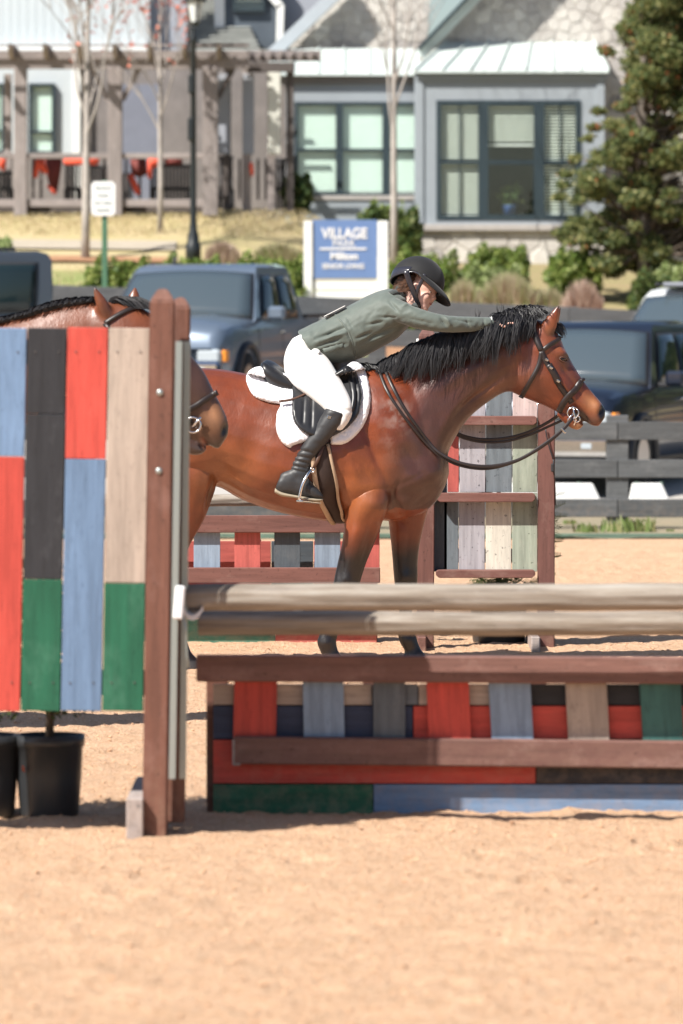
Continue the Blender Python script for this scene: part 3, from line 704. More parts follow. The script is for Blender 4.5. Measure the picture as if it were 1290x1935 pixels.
for i in range(n):
    x0 = xa+(xb-xa)*i/n; x1 = xa+(xb-xa)*(i+1)/n
    V = [(x0,yf,zf),(x1,yf,zf),(x1,yb,zb2),(x0,yb,zb2)]; V += [(a_,b_,c_-.03) for a_,b_,c_ in V]
    mesh_obj('roof_panel', V, [(0,1,2,3),(7,6,5,4),(0,4,5,1),(1,5,6,2),(3,2,6,7),(0,3,7,4)], M_metalroof, H2)
    if i: beam('roof_seam', (x0,yf,zf+.02), (x0,yb,zb2+.02), .04, .02, M_metalroof, H2, bev=.003)
D4 = 79.2
gx = [(X(505,D4),Z(120,D4)), (X(800,D4),Z(120,D4)), (X(800,D4),Z(-40,D4)), (X(668,D4),Z(-40,D4))]
prism('mortar_wall', gx, D4, D4+.3, M_mortar, H2)
stones([(X(520,D4),Z(108,D4)), (X(806,D4),Z(108,D4)), (X(815,D4),Z(-30,D4)), (X(672,D4),Z(-30,D4))], D4-.002, .165, H2, 200)
M_rakegrey = m_plain('rake_board_grey', (.40,.44,.48), .5, .05, bmp=0)
beam('rake_board', (X(505,D4-.3), D4-.3, Z(112,D4-.3)), (X(660,D4-.3), D4-.3, Z(-34,D4-.3)), .2, .3, M_rakegrey, H2, bev=.003)
# --- left house: white and grey walls, roofs, dormer
H3 = thing('white_house', 'white board and batten house with a shingled roof and dark dormer, behind the pergola', 'house', (X(200,80), 80, GZ))
M_wwall = m_plain('white_siding', (.52,.57,.60), .6, .03, 2, bmp=.03)
M_gwall = m_plain('grey_siding', (.33,.35,.40), .7, .05, 2, bmp=.03)
M_dormer = m_plain('dormer_dark', (.075,.095,.12), .7, .1)
M_brownwall = m_plain('brown_shade_wall', (.20,.18,.175), .8, .2, 3)  # grey brown is tree shade put into the wall colour
D5 = 79.0
wall_quad('upper_wall', -260,-140,282,95, D5+.6, M_wwall, H3, .2)
for px in range(-240, 282, 16): wall_quad('batten', px,-138,px+3,94, D5+.594, M_wwall, H3, .006, .002)
wall_quad('upper_wall', 282,-140,352,98, D5+.9, M_gwall, H3, .2)
wall_quad('eave_trim', -260,90,284,99, D5+.45, M_white, H3, .15, .004)
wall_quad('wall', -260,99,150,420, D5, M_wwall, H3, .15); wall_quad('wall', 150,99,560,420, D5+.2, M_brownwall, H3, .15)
wall_quad('lower_wall', -260,298,228,421, D5-.02, M_brownwall, H3, .02); wall_quad('wall', 228,160,300,420, D5+.15, m_plain('blue_grey_wall', (.19,.205,.26), .8, .08), H3, .05)  # blue grey panel carries the wall's shade in its colour
wall_quad('corner_board', 138,130,152,420, D5-.03, M_white, H3, .03, .003)
window(H3, -18,158,8,290, D5-.06, 248, M_blind, 1, 5, 6); window(H3, 54,158,104,292, D5-.06, 250, M_blind, 1, 6, 6)

# shingled roof slope to the right of the upper wall
M_shingle = m_wood('shingle_grey', (.36,.37,.35), wearamt=.1)
y0_, y1_ = D5+.5, D5+3.4; zA, zB = Z(125,y0_), Z(-60,y1_)
mesh_obj('roof', [(X(340,y0_),y0_,zA),(X(505,y0_),y0_,zA),(X(420,y1_),y1_,zB),(X(340,y1_),y1_,zB)], [(0,1,2,3)], M_shingle, H3)
for i in range(22):
    v0 = i/22; v1 = (i+1)/22
    xr = lambda v: X(505,y0_)+(X(420,y1_)-X(505,y0_))*v
    yy0 = y0_+(y1_-y0_)*v0; zz0 = zA+(zB-zA)*v0
    beam('shingle_course', (X(342,y0_), yy0, zz0+.03), (xr(v0), yy0, zz0+.03), .03, (y1_-y0_)/22*.9, M_shingle, H3, bev=.004)
D6 = 80.6
prism('dormer_wall', [(X(424,D6),Z(60,D6)), (X(424,D6),Z(-40,D6)), (X(535,D6),Z(-40,D6)), (X(535,D6),Z(60,D6)), (X(510,D6),Z(92,D6)), (X(470,D6),Z(92,D6))], D6, D6+.4, M_dormer, H3)
wall_quad('dormer_trim', 405,-40,424,62, D6-.05, M_white, H3, .3, .004)
beam('dormer_trim', (X(528,D6-.1), D6-.1, Z(88,D6)), (X(530,D6-.1), D6-.1, Z(10,D6)), .12, .1, M_white, H3, wdir=(1,0,0)); beam('dormer_trim', (X(530,D6-.1), D6-.1, Z(14,D6)), (X(500,D6-.1), D6-.1, Z(-20,D6)), .12, .1, M_white, H3)
window(H3, 440,-30,500,22, D6-.06, -4, M_blind2, .6, 5, 8)
wall_quad('upper_wall', 535,-60,640,112, D6+.3, M_gwall, H3, .2)
# low roof deck between pergola and house
# --- pergola
M_perg = m_wood('pergola_wood', (.28,.245,.235), (.38,.34,.33), .35, .75)
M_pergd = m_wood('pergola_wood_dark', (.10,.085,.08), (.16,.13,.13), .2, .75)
PG = thing('pergola', 'weathered grey brown timber pergola with rails and rafter tails beside the lamp post', 'pergola', (X(250,74), 74, GZ))
DP = 74.5
def ppost(px0, px1, py0, py1, D, mat=M_perg, nm='post'):
    w = X(px1,D)-X(px0,D); beam(nm, ((X(px0,D)+X(px1,D))/2, D, Z(py1,D)), ((X(px0,D)+X(px1,D))/2, D, Z(py0,D)), w, w, mat, PG, wdir=(1,0,0), bev=.008)
for a, b in ((27,51),(204,231),(383,412),(-150,-124)): ppost(a, b, 128, 408, DP)
for a, b in ((8,22),(160,172)): ppost(a, b, 140, 400, DP+2)
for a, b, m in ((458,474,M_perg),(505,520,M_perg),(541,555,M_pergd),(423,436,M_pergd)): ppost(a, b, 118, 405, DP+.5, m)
def prail(px0, px1, py0, py1, D, mat=M_perg, t=.06, nm='rail'):
    beam(nm, (X(px0,D), D, Z((py0+py1)/2,D)), (X(px1,D), D, Z((py0+py1)/2,D)), (py1-py0)*D/FPX, t, mat, PG, bev=.005)
prs = [-150,-124,27,51,204,231,383,412]
for a, b in ((-124,27),(51,204),(231,383)):
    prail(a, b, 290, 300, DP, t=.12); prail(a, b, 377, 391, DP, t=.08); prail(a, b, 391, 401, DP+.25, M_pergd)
prail(-180, 470, 96, 131, DP-.06, t=.07, nm='beam'); prail(-180, 470, 96, 131, DP+.12, t=.07, nm='beam')
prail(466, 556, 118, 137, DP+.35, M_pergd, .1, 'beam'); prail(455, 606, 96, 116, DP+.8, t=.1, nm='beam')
for px in range(-170, 470, 65):     # rafters running back with cut tails
    zt_, zb3 = Z(88,DP), Z(112,DP); x = X(px,DP)
    V, Fc = [], []
    tail = [(DP-.75, zt_), (DP+2.6, zt_), (DP+2.6, zb3), (DP-.45, zb3), (DP-.72, zt_-.07)]
    n_ = len(tail)
    for dx in (-.035,.035): V += [(x+dx, yy_, zz_) for yy_, zz_ in tail]
    Fc = [tuple(range(n_)), tuple(range(n_, 2*n_))[::-1]] + [(i, i+n_, (i+1)%n_+n_, (i+1)%n_) for i in range(n_)]
    mesh_obj('rafter', V, Fc, M_perg, PG)
for i in range(12): prail(-180, 470, 84, 88, DP-.5+.25*i, t=.05, nm='slat')
for px in (470,490,510,530,550,570,590): beam('rafter', (X(px,DP), DP+.4, Z(98,DP)), (X(px,DP), DP+1.5, Z(98,DP)), .10, .05, M_perg, PG)
for (a, b, y_, m) in ((411,434,140,None),(458,480,140,None),(506,530,136,'w')):
    wall_quad('hanging_panel', a,y_,b,292, DP+.42 if m is None else DP+.3, M_gwall if m is None else m_plain('pale_curtain', (.62,.62,.56), .8, .05), PG, .05, .01)
beam('brace', (X(231,DP), DP, Z(190,DP)), (X(262,DP), DP, Z(131,DP)), .08, .08, M_perg, PG); beam('brace', (X(204,DP), DP, Z(190,DP)), (X(175,DP), DP, Z(131,DP)), .08, .08, M_perg, PG)
beam('brace', (X(412,DP), DP, Z(185,DP)), (X(440,DP), DP, Z(131,DP)), .08, .08, M_pergd, PG)
# furniture and cloths under the pergola
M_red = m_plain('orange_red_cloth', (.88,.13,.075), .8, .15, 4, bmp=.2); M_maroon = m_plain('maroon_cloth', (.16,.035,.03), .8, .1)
M_wick = m_plain('dark_wicker', (.045,.045,.05), .7, .2)
def chair(px0, px1, ptop, D, lab):
    t = thing('patio_chair', lab, 'chair', ((X(px0,D)+X(px1,D))/2, D, GZ), 'dark patio chairs on the terrace')
    zt_ = Z(ptop,D); w = X(px1,D)-X(px0,D); xm = (X(px0,D)+X(px1,D))/2
    n = max(4, int(w/.055))
    for i in range(n): box('back_slat', (X(px0,D)+w*(i+.5)/n, D, (zt_+GZ+.1)/2), (w/n*.78, .03, zt_-GZ-.1), M_wick, t, .003)
    box('top_rail', (xm, D, zt_+.02), (w+.03, .05, .05), M_wick, t, .01); box('seat', (xm, D+.25, GZ+.42), (w, .5, .05), M_wick, t, .01)
    for sx in (-.45,.45):
        for sy in (.03,.48): box('leg', (xm+sx*w, D+sy, GZ+.2), (.045,.045,.42), M_wick, t, .004)
def cloth(pts, D, mat, lab, nm='cushion'):
    V = [P(a,b,D) for a,b in pts]; n = len(V); bm = bmesh.new(); f = [bm.verts.new(v) for v in V]; r = [bm.verts.new(v+Vector((0,.09,0))) for v in V]
    bm.faces.new(f); bm.faces.new(r[::-1])
    for i in range(n): bm.faces.new((f[i], r[i], r[(i+1)%n], f[(i+1)%n]))
    bmesh.ops.recalc_face_normals(bm, faces=bm.faces); bmesh.ops.bevel(bm, geom=list(bm.edges), offset=.02, segments=2, affect='EDGES')
    return tag(bm_obj(nm, bm, mat, None, True), lab, 'cushion', 'orange cushions and cloths on the terrace')
chair(122,150,312,DP+1.2,'dark slatted patio chair under the wide orange cushion, left of the bare tree trunk'); chair(172,203,318,DP+1.3,'dark slatted patio chair just right of the bare tree trunk')
chair(282,362,316,DP+1.2,'wide dark slatted patio bench beside the lamp post'); chair(-12,22,330,DP+1.2,'dark slatted patio chair at the left edge of the terrace')
chair(414,440,300,DP+1.6,'dark slatted patio chair behind the hanging panel'); chair(514,540,305,DP+1.4,'dark slatted patio chair at the right end of the pergola')
cloth([(-12,296),(12,296),(10,322),(4,324)],DP+.22,M_red,'orange cloth hanging at the far left end of the railing')
cloth([(66,300),(80,298),(92,326),(82,330),(74,318),(70,338),(62,336)],DP+.22,M_red,'orange cloth folded in a point on the left side of the terrace')
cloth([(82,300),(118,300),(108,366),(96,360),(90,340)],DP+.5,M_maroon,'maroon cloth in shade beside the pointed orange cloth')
cloth([(86,350),(92,348),(108,362),(106,368),(100,368)],DP+.22,M_red,'small orange cloth low on the left side of the terrace')
cloth([(120,298),(188,298),(186,312),(120,312)],DP+.22,M_red,'wide orange cushion along the railing behind the bare tree trunk')
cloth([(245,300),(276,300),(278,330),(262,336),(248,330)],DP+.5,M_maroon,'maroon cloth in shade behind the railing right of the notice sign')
cloth([(240,332),(250,326),(266,362),(262,371),(254,366)],DP+.22,M_red,'slanting orange cloth right of the notice sign')
cloth([(278,298),(308,298),(306,312),(288,316),(286,338),(278,338)],DP+.22,M_red,'orange cloth hanging at the left end of the wide bench')
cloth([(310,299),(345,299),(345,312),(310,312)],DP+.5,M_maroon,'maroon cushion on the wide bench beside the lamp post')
cloth([(470,308),(478,306),(480,330),(474,336)],DP+.3,M_red,'small orange cloth between the right pergola posts')
for px in (60,75,195,236,262,420,450,485,500,532,548): ppost(px, px+5, 300, 378, DP+.9, M_pergd, 'baluster')

# ------------------------------------------------------------------ plants
M_hedge = m_leaf('hedge_leaf', [(.06,.11,.02), (.12,.19,.035), (.22,.28,.07), (.30,.33,.10)])
M_pale = m_leaf('pale_shrub_leaf', [(.16,.22,.07), (.28,.34,.13), (.36,.40,.2)])
M_straw = m_leaf('straw_blade', [(.38,.29,.19), (.52,.42,.30), (.42,.42,.22), (.30,.34,.13)])
M_strawpink = m_leaf('pink_straw_blade', [(.36,.24,.18), (.52,.38,.31), (.60,.48,.38)])
M_twig = m_plain('twig', (.12,.09,.07), .8)
def shrub(name, label, px0, px1, py0, py1, D, n, size, mat, square=False, group=None):
    x0, x1, z0, z1 = X(px0,D), X(px1,D), Z(py1,D), Z(py0,D); g = zg((x0+x1)/2, D); z0 = min(z0, g+.1)
    t = thing(name, label, 'shrub', ((x0+x1)/2, D, g), group); w, h = x1-x0, z1-g
    nb = max(3, int(w/h*3)); bl = []
    for i in range(nb):
        u = (i+.5)/nb; hh = h*(.5 if square else random.uniform(.38,.52))
        bl.append(((x0+w*u, D+random.uniform(-.1,.1), g+h-hh), (max(w/nb*.85, .15), min(.45, h*.6), hh), 1))
    foliage('foliage', bl, n, size, mat, t, .35, g-.02)
    V, Fc = [], []
    for i in range(nb): add_tube(V, Fc, [(x0+w*(i+.5)/nb, D, g-.03), (x0+w*(i+.5)/nb+random.uniform(-.1,.1), D, g+h*.7)], [.02,.008], 5)
    mesh_obj('stem', V, Fc, M_twig, t); return t
HG = 'low clipped hedges behind the parking lot'
shrub('hedge', 'low green hedge at the foot of the white notice sign', 166,280,486,545, 65.5, 9000, .035, M_hedge, True, HG)
shrub('hedge', 'low green hedge directly below the lamp post', 296,412,484,545, 66.5, 8000, .035, M_hedge, True, HG)
shrub('hedge', 'low green hedge between the lamp post and the blue village sign', 432,575,484,560, 66.2, 11000, .035, M_hedge, False, HG)
shrub('shrub', 'clump of olive grass plants at the left edge of the lawn', -40,18,445,500, 68, 3000, .04, M_pale)
shrub('shrub', 'dark round shrub behind the top right of the village sign', 680,786,392,480, 74.5, 9000, .045, M_evergreen)
shrub('shrub', 'lighter green shrub top rising over the village sign', 690,760,383,420, 75.0, 3000, .04, M_hedge)
shrub('shrub', 'bright green shrub just right of the village sign, above the helmet', 735,860,474,580, 67.5, 11000, .035, M_hedge)
shrub('shrub', 'square clipped green shrub below the bay window', 888,990,464,520, 71.5, 9000, .035, M_hedge, True)
shrub('shrub', 'pale green feathery shrub under the clipped shrub', 870,980,500,580, 68.5, 7000, .035, M_pale)
shrub('shrub', 'small dark bush against the end post of the pergola', 545,578,330,405, 75.5, 3500, .05, M_evergreen)
shrub('shrub', 'dark leafy shrub at the right beyond the white car', 1196,1262,515,575, 68, 5000, .04, M_evergreen)
shrub('shrub', 'pale shrub at the right edge under the tree', 1240,1310,500,560, 70, 4000, .04, M_pale)
shrub('shrub', 'green shrub at the foot of the right hand tree', 1040,1130,470,530, 71, 5000, .04, M_hedge)
def grass_clump(label, px0, px1, py0, D, mat, n=1400, group='ornamental grass clumps in the mulch bed'):
    x0, x1 = X(px0,D), X(px1,D); g = zg((x0+x1)/2, D); h = Z(py0,D)-g; Q = []
    for _ in range(n):
        u = random.random(); bx = x0+(x1-x0)*(.3+.4*u); by = D+random.uniform(-.25,.25)
        tx = x0+(x1-x0)*u+random.uniform(-.06,.06); ty = by+random.uniform(-.25,.25); tz = g+h*random.uniform(.55,1)*(1-.25*(2*u-1)**2); w = .009
        mx, my, mz = bx*.35+tx*.65, by*.5+ty*.5, g+(tz-g)*.75
        Q.append([(bx-w,by,g), (bx+w,by,g), (mx+w,my,mz), (mx-w,my,mz)]); Q.append([(mx-w,my,mz), (mx+w,my,mz), (tx,ty,tz), (tx,ty,tz-.002)])
    o = quads_obj('ornamental_grass', Q, mat, None, np.repeat(np.random.rand(len(Q)//2), 2)); return tag(o, label, 'grass clump', group)
grass_clump('wide straw coloured grass clump behind the fence above the horse ears', 905,1015,508,66.5,M_straw,2200)
grass_clump('pinkish dry grass clump right of the horse ears, behind the fence', 1062,1138,522,66.0,M_strawpink,2000)
grass_clump('low olive grass clump between the two straw clumps', 1005,1070,535,66.8,M_straw,1200)
grass_clump('reddish dry grass clump on the slope right of the lamp post', 388,452,452,69.5,M_strawpink,1200)
grass_clump('dry grass clump on the slope near the left post of the village sign', 478,572,455,69.8,M_straw,1500)
grass_clump('green and straw grass clump left of the clipped shrub', 845,905,520,66.5,M_straw,1300)
# bare trees
M_bark = m_plain('pale_bark', (.40,.36,.33), .85, .25, 5, bmp=.4, bd=.01)
M_redleaf = m_leaf('red_leaf', [(.5,.12,.08), (.65,.22,.15), (.55,.16,.10)])
def bare_tree(label, px, pyb, D, r, fork, top, spread, seed, leaves=0, lean=0, depth=5, boughs=None):
    rs = random.Random(seed); x = X(px,D); g = zg(x, D); t = thing('bare_tree', label, 'tree', (x, D, g), 'young bare trees')
    zf_ = Z(fork,D); zt_ = Z(top,D); H_ = zt_-g
    tube('trunk', [(x, D, g-.1), (x+.01, D, g+(zf_-g)*.5), (x+lean*.3, D, zf_), (x+lean, D, zf_+(zt_-zf_)*.6), (x+lean*1.1, D, zt_)], [r*1.15, r, r*.85, r*.45, r*.12], M_bark, t, 10)
    V, Fc, tips = [], [], []
    def grow(p, d, L, rr, lev):
        pts = [p]; q = p
        for i in range(4):
            d = (d+Vector((rs.uniform(-.18,.18), rs.uniform(-.18,.18), rs.uniform(-.02,.2)))).normalized(); q = q+d*L/4; pts.append(q)
        add_tube(V, Fc, pts, [rr*(1-.17*i) for i in range(5)], 5 if lev < 2 else 3, False); tips.extend(pts[2:])
        if lev < depth:
            for i in range(3 if lev < 2 else 2):
                a = pts[rs.randint(2,4)]; nd = (d+Vector((rs.uniform(-.8,.8), rs.uniform(-.8,.8), rs.uniform(-.1,.6)))).normalized(); grow(a, nd, L*rs.uniform(.55,.8), rr*.5, lev+1)
    nb = boughs or 9
    for i in range(nb):
        u = i/nb; a = rs.uniform(0, 6.28); z = zf_+(zt_-zf_)*u*.8
        d = Vector((math.cos(a)*spread, math.sin(a)*spread, 1)).normalized(); grow(Vector((x+lean*u, D, z)), d, H_*.30*(1-.5*u), r*(.42-.2*u), 0)
    mesh_obj('branches', V, Fc, M_bark, t, True)
    if leaves:
        pk = [tips[rs.randrange(len(tips))] for _ in range(leaves)]; C = np.array([tuple(p) for p in pk])+np.random.normal(0,.05,(leaves,3))
        quads_obj('leaves', leaf_quads(C, .045), M_redleaf, t, np.random.rand(leaves))
bare_tree('bare young tree with a pale forked trunk behind the notice sign, few red leaves', 161, 482, 70.8, .062, 300, -250, .5, 3, 700, .05, 4, 11)
bare_tree('small bare tree with reddish leaves under the pergola, left of the lamp post', 302, 405, 73.2, .04, 250, -40, .55, 9, 500, 0, 4, 9)
bare_tree('slender bare pale tree in front of the mint windows', 743, 415, 73.5, .055, 260, -300, .35, 5, 0, .02, 4, 9)
# dense tree on the right
DT = 71.0
def big_tree():
    x = X(1215,DT); g = zg(x, DT)
    t = thing('evergreen_tree', 'large dense green tree with reddish berries at the right, in front of the stone house', 'tree', (x, DT, g))
    tube('trunk', [(x, DT, g-.1), (x+.05, DT, g+1.2), (x, DT, g+3), (x+.1, DT, g+5.5)], [.13,.11,.08,.03], m_plain('dark_bark', (.12,.10,.085), .9, .3, 6, bmp=.5, bd=.01), t)
    rs = random.Random(4); bl = []; V, Fc = [], []
    def edge(py):     # left outline of the crown
        for (a, b), (c, d) in zip(E[:-1], E[1:]):
            if a <= py <= c: return b+(d-b)*(py-a)/(c-a)
        return 1150
    E = [(-300,1210),(-60,1190),(0,1180),(50,1160),(100,1172),(160,1168),(200,1140),(240,1122),(262,1140),(300,1105),(330,1080),(350,1066),(380,1060),(420,1052),(455,1050),(490,1080),(520,1150),(560,1200)]
    for i in range(300):
        py = rs.uniform(-140, 520); e = edge(py); r = rs.uniform(.11,.30)*(1.15 if py < 200 else 1); rp = r*FPX/DT
        px = e+rp+ (rs.random()**1.2)*(1380-e-rp); y = DT+rs.uniform(-.7,.9)
        c = P(px, py, DT); c.y = y; bl.append((c, (r, r*1.1, r*.62), r*r))
        cc = Vector((x, DT, max(g+.8, c.z-.5))); add_tube(V, Fc, [cc, cc.lerp(c, .5)+Vector((0,0,-.1)), c], [.03,.018,.006], 4, False)
    for (px, py) in ((1064,350),(1058,372),(1068,330),(1056,440),(1070,455),(1110,262),(1122,240),(1085,300),(1150,100),(1142,95),(1130,210)):
        bl.append((P(px,py,DT), (.13,.15,.07), .022))
    foliage('crown', bl, 170000, .033, M_tree, t, .6)
    C = []
    for _ in range(1500):
        b = rs.choice(bl); v = Vector((rs.gauss(0,1), rs.gauss(0,1), rs.gauss(0,1))).normalized(); C.append((b[0].x+v.x*b[1][0]*.95, b[0].y+v.y*b[1][1]*.95, b[0].z+v.z*b[1][2]*.95))
    quads_obj('berries', leaf_quads(np.array(C), .035), M_berry, t, np.random.rand(len(C)))
    mesh_obj('branches', V, Fc, M_twig, t)
M_tree = m_leaf('tree_leaf', [(.07,.105,.045), (.13,.175,.065), (.25,.27,.10), (.42,.39,.17)], .45, .5)
M_berry = m_leaf('red_berry_leaf', [(.35,.10,.05), (.45,.17,.08), (.30,.12,.05)])
big_tree()


# tree lines around the show ground, outside the frame: they stand in the glass and paint of the cars
M_far = m_leaf('far_leaf', [(.03,.055,.015), (.06,.09,.025), (.12,.14,.04)], .2, .6)
def tree_line(label, x0, x1, y0, y1, n, h):
    C = np.stack([np.random.uniform(x0, x1, n), np.random.uniform(y0, y1, n), np.zeros(n)], 1); top = h*(.55+.45*vnoise(C[:,0]*.16+40, C[:,1]*.16+40, 71)); C[:,2] = top*np.random.rand(n)**.8
    o = quads_obj('tree_line', leaf_quads(C, .75), M_far, None, np.random.rand(n), 'stuff'); o['label'] = label; o['category'] = 'trees'
tree_line('row of trees beyond the parking lot to the right, outside the frame', 26, 40, 45, 125, 16000, 11)
tree_line('row of trees far behind the photographer', -60, 60, -62, -48, 12000, 7)
# ------------------------------------------------------------------ the jump in the foreground
def paint(name, c, **k): return m_wood('painted_'+name, c, **k)
J_blue = paint('blue', (.145,.225,.355), wearamt=.12); J_black = paint('black', (.030,.030,.034), wear=(.11,.11,.12), wearamt=.25); J_red = paint('red', (.55,.075,.055), wearamt=.08, wear=(.6,.2,.15))
J_tan = paint('tan', (.40,.325,.27), wearamt=.12); J_green = paint('green', (.018,.12,.065), wear=(.12,.25,.18), wearamt=.2); J_brown = paint('brown', (.145,.062,.042), wear=(.30,.17,.14), wearamt=.3, spec=.4)
J_rail = paint('rail_brown', (.175,.088,.072), wear=(.34,.22,.19), wearamt=.4, spec=.4); J_grey = paint('grey', (.13,.15,.17), wear=(.25,.26,.27), wearamt=.2); J_pale = paint('pale_blue', (.23,.31,.42), wearamt=.1); J_navy = paint('navy', (.04,.055,.105), wearamt=.1)
J_teal = paint('teal', (.05,.14,.125), wearamt=.15); J_bare = m_wood('bare_wood', (.36,.29,.24), (.48,.40,.34), .4, .8); J_greywood = m_wood('grey_bare_wood', (.33,.28,.26), (.45,.4,.37), .4, .8)
M_steel = m_gloss('steel_strip', (.42,.47,.46), .35, metallic=.7); M_cup = m_plain('white_plastic', (.78,.78,.80), .45, .04, bmp=0)
M_hole = m_plain('strip_hole', (.02,.02,.02), .9, .1, bmp=0)
def lean_x(px, py, base_py=1565, k=.0172): return px+(base_py-py)*k
DW = 17.03
WG = thing('jump_wing', 'tall front jump wing of bright coloured planks with a brown pointed post', 'jump wing', (X(150,DW), DW, 0))
M_screw = m_plain('screw_head', (.10,.09,.085), .5, .2, bmp=0)
def wplank(pxl, pxr, py0, py1, mat, D=DW):
    """vertical plank given by its edges at py=620; the wing leans a little to the right at the top"""
    f = lambda px, py: px-(py-620)*.0178
    a = P(f((pxl+pxr)/2,py1), py1, D); b = P(f((pxl+pxr)/2,py0), py0, D)
    return beam('plank', a, b, (pxr-pxl-1.4)*D/FPX, .02, mat, WG, wdir=(1,0,0), bev=.0025)
wplank(-184,-106,619,900,J_red); wplank(-184,-106,901,1343,J_blue); wplank(-262,-184,619,1100,J_black); wplank(-262,-184,1101,1343,J_green); wplank(-340,-262,619,900,J_blue); wplank(-340,-262,901,1343,J_red); wplank(-106,-28,619,1100,J_tan); wplank(-106,-28,1101,1343,J_green); wplank(-28,51.5,620,862,J_blue); wplank(-28,51.5,863,1343,J_red)
wplank(52,127,620,782,J_black); wplank(52,127,783,1094,J_black,DW+.001); wplank(52,127,1095,1343,J_green); wplank(127.5,205,619,867,J_red); wplank(127.5,205,868,1343,J_blue); wplank(205.5,284,620,1101,J_tan); wplank(205.5,284,1102,1343,J_green)
for py in (665, 1290): beam('batten', P(-340,py,DW+.03), P(284,py,DW+.03), .09, .035, J_brown, WG)
# screw heads where the planks cross the battens
for pxp in (12,90,166,244,-67):
    for dx in (-22,22):
        for py in (665,1290):
            x_ = pxp+dx-(py-620)*.0178; lathe('screw', [(0,.002),(.0028,.0018),(.0035,-.001)], P(x_,py,DW-.012), M_screw, WG, 8, False).rotation_euler = (math.radians(90),0,0)
# posts
def post(px_top, px_bot, py_top, py_bot, D, hw, depth, parent, mat, chamfer=True, nm='post'):
    a = P(px_bot,py_bot,D); b = P(px_top,py_top,D); L = (b-a).length; x = (b-a).normalized()
    V = []; w = hw
    bm = bmesh.new(); d = depth/2; c = .028
    prof = [(0,-w,-d),(0,w,-d),(0,w,d),(0,-w,d)]
    r = [[bm.verts.new((u+0,v,s)) for (u,v,s) in prof], [bm.verts.new((L-w*1.0,v,s)) for (u,v,s) in prof], [bm.verts.new((L,v*.38,s*.38)) for (u,v,s) in prof]] if chamfer else [[bm.verts.new((u,v,s)) for (u,v,s) in prof], [bm.verts.new((L,v,s)) for (u,v,s) in prof]]
    bm.faces.new(r[0][::-1]); bm.faces.new(r[-1])
    for i in range(len(r)-1):
        for j in range(4): bm.faces.new((r[i][j], r[i][(j+1)%4], r[i+1][(j+1)%4], r[i+1][j]))
    bmesh.ops.recalc_face_normals(bm, faces=bm.faces); bmesh.ops.bevel(bm, geom=list(bm.edges), offset=.005, segments=2, affect='EDGES')
    y = Vector((x.z, 0, -x.x)); z = x.cross(y); R = Matrix((x, y, z)).transposed()
    return bm_obj(nm, bm, mat, parent, False, a, R.to_euler())
post(307.5,292,546,1590,DW-.03,.0435,.089,WG,J_brown); post(341,330,562,1552,DW+.14,.036,.089,WG,J_brown)
for (a, b, dd) in ((338,325,DW-.07),(353,345,DW+.09)):
    st = beam('steel_strip', P(b,1472,dd), P(a,645,dd), .024, .006, M_steel, WG, wdir=(1,0,0), bev=.001)
J_foot = beam('foot', Vector((X(256,DW-.05),DW-.12,.075)), Vector((X(256,DW-.05),DW+.72,.075)), .155, .060, J_greywood, WG)
for (px, py) in ((302,742),(300,890)):
    lathe('bolt', [(0,.004),(.009,.003),(.012,0),(.012,-.004)], P(px,py,DW-.078), M_steel, WG, 10).rotation_euler = (math.radians(90),0,0)
# jump cup
CP = thing('jump_cup', 'white jump cup pinned to the brown post, holding the upper pole', 'jump cup', P(342,1140,DW-.1))
beam('cup_plate', P(336,1170,DW-.09), P(341,1107,DW-.09), .036, .02, M_cup, CP, wdir=(1,0,0), bev=.006)
bm = bmesh.new()
V, Fc = [], []; arc = [(-.01+.075*(i/8), -.025+.035*((i/8-.5)*2)**2) for i in range(9)]
c0 = P(350,1148,DW+.12)
for (u, v) in arc: V += [(c0.x+u, c0.y-.06, c0.z+v), (c0.x+u, c0.y+.04, c0.z+v), (c0.x+u, c0.y+.04, c0.z+v-.018), (c0.x+u, c0.y-.06, c0.z+v-.018)]
for i in range(8):
    for j in range(4): Fc.append((i*4+j, i*4+(j+1)%4, i*4+4+(j+1)%4, i*4+4+j))
Fc += [(0,1,2,3), (35,34,33,32)]
mesh_obj('cup_tray', V, Fc, M_cup, CP, False)
tube('pin_chain', [P(346,1165,DW-.06), P(351,1195,DW-.05), P(353,1240,DW-.05), P(356,1262,DW-.05)], .004, M_steel, CP, 5)
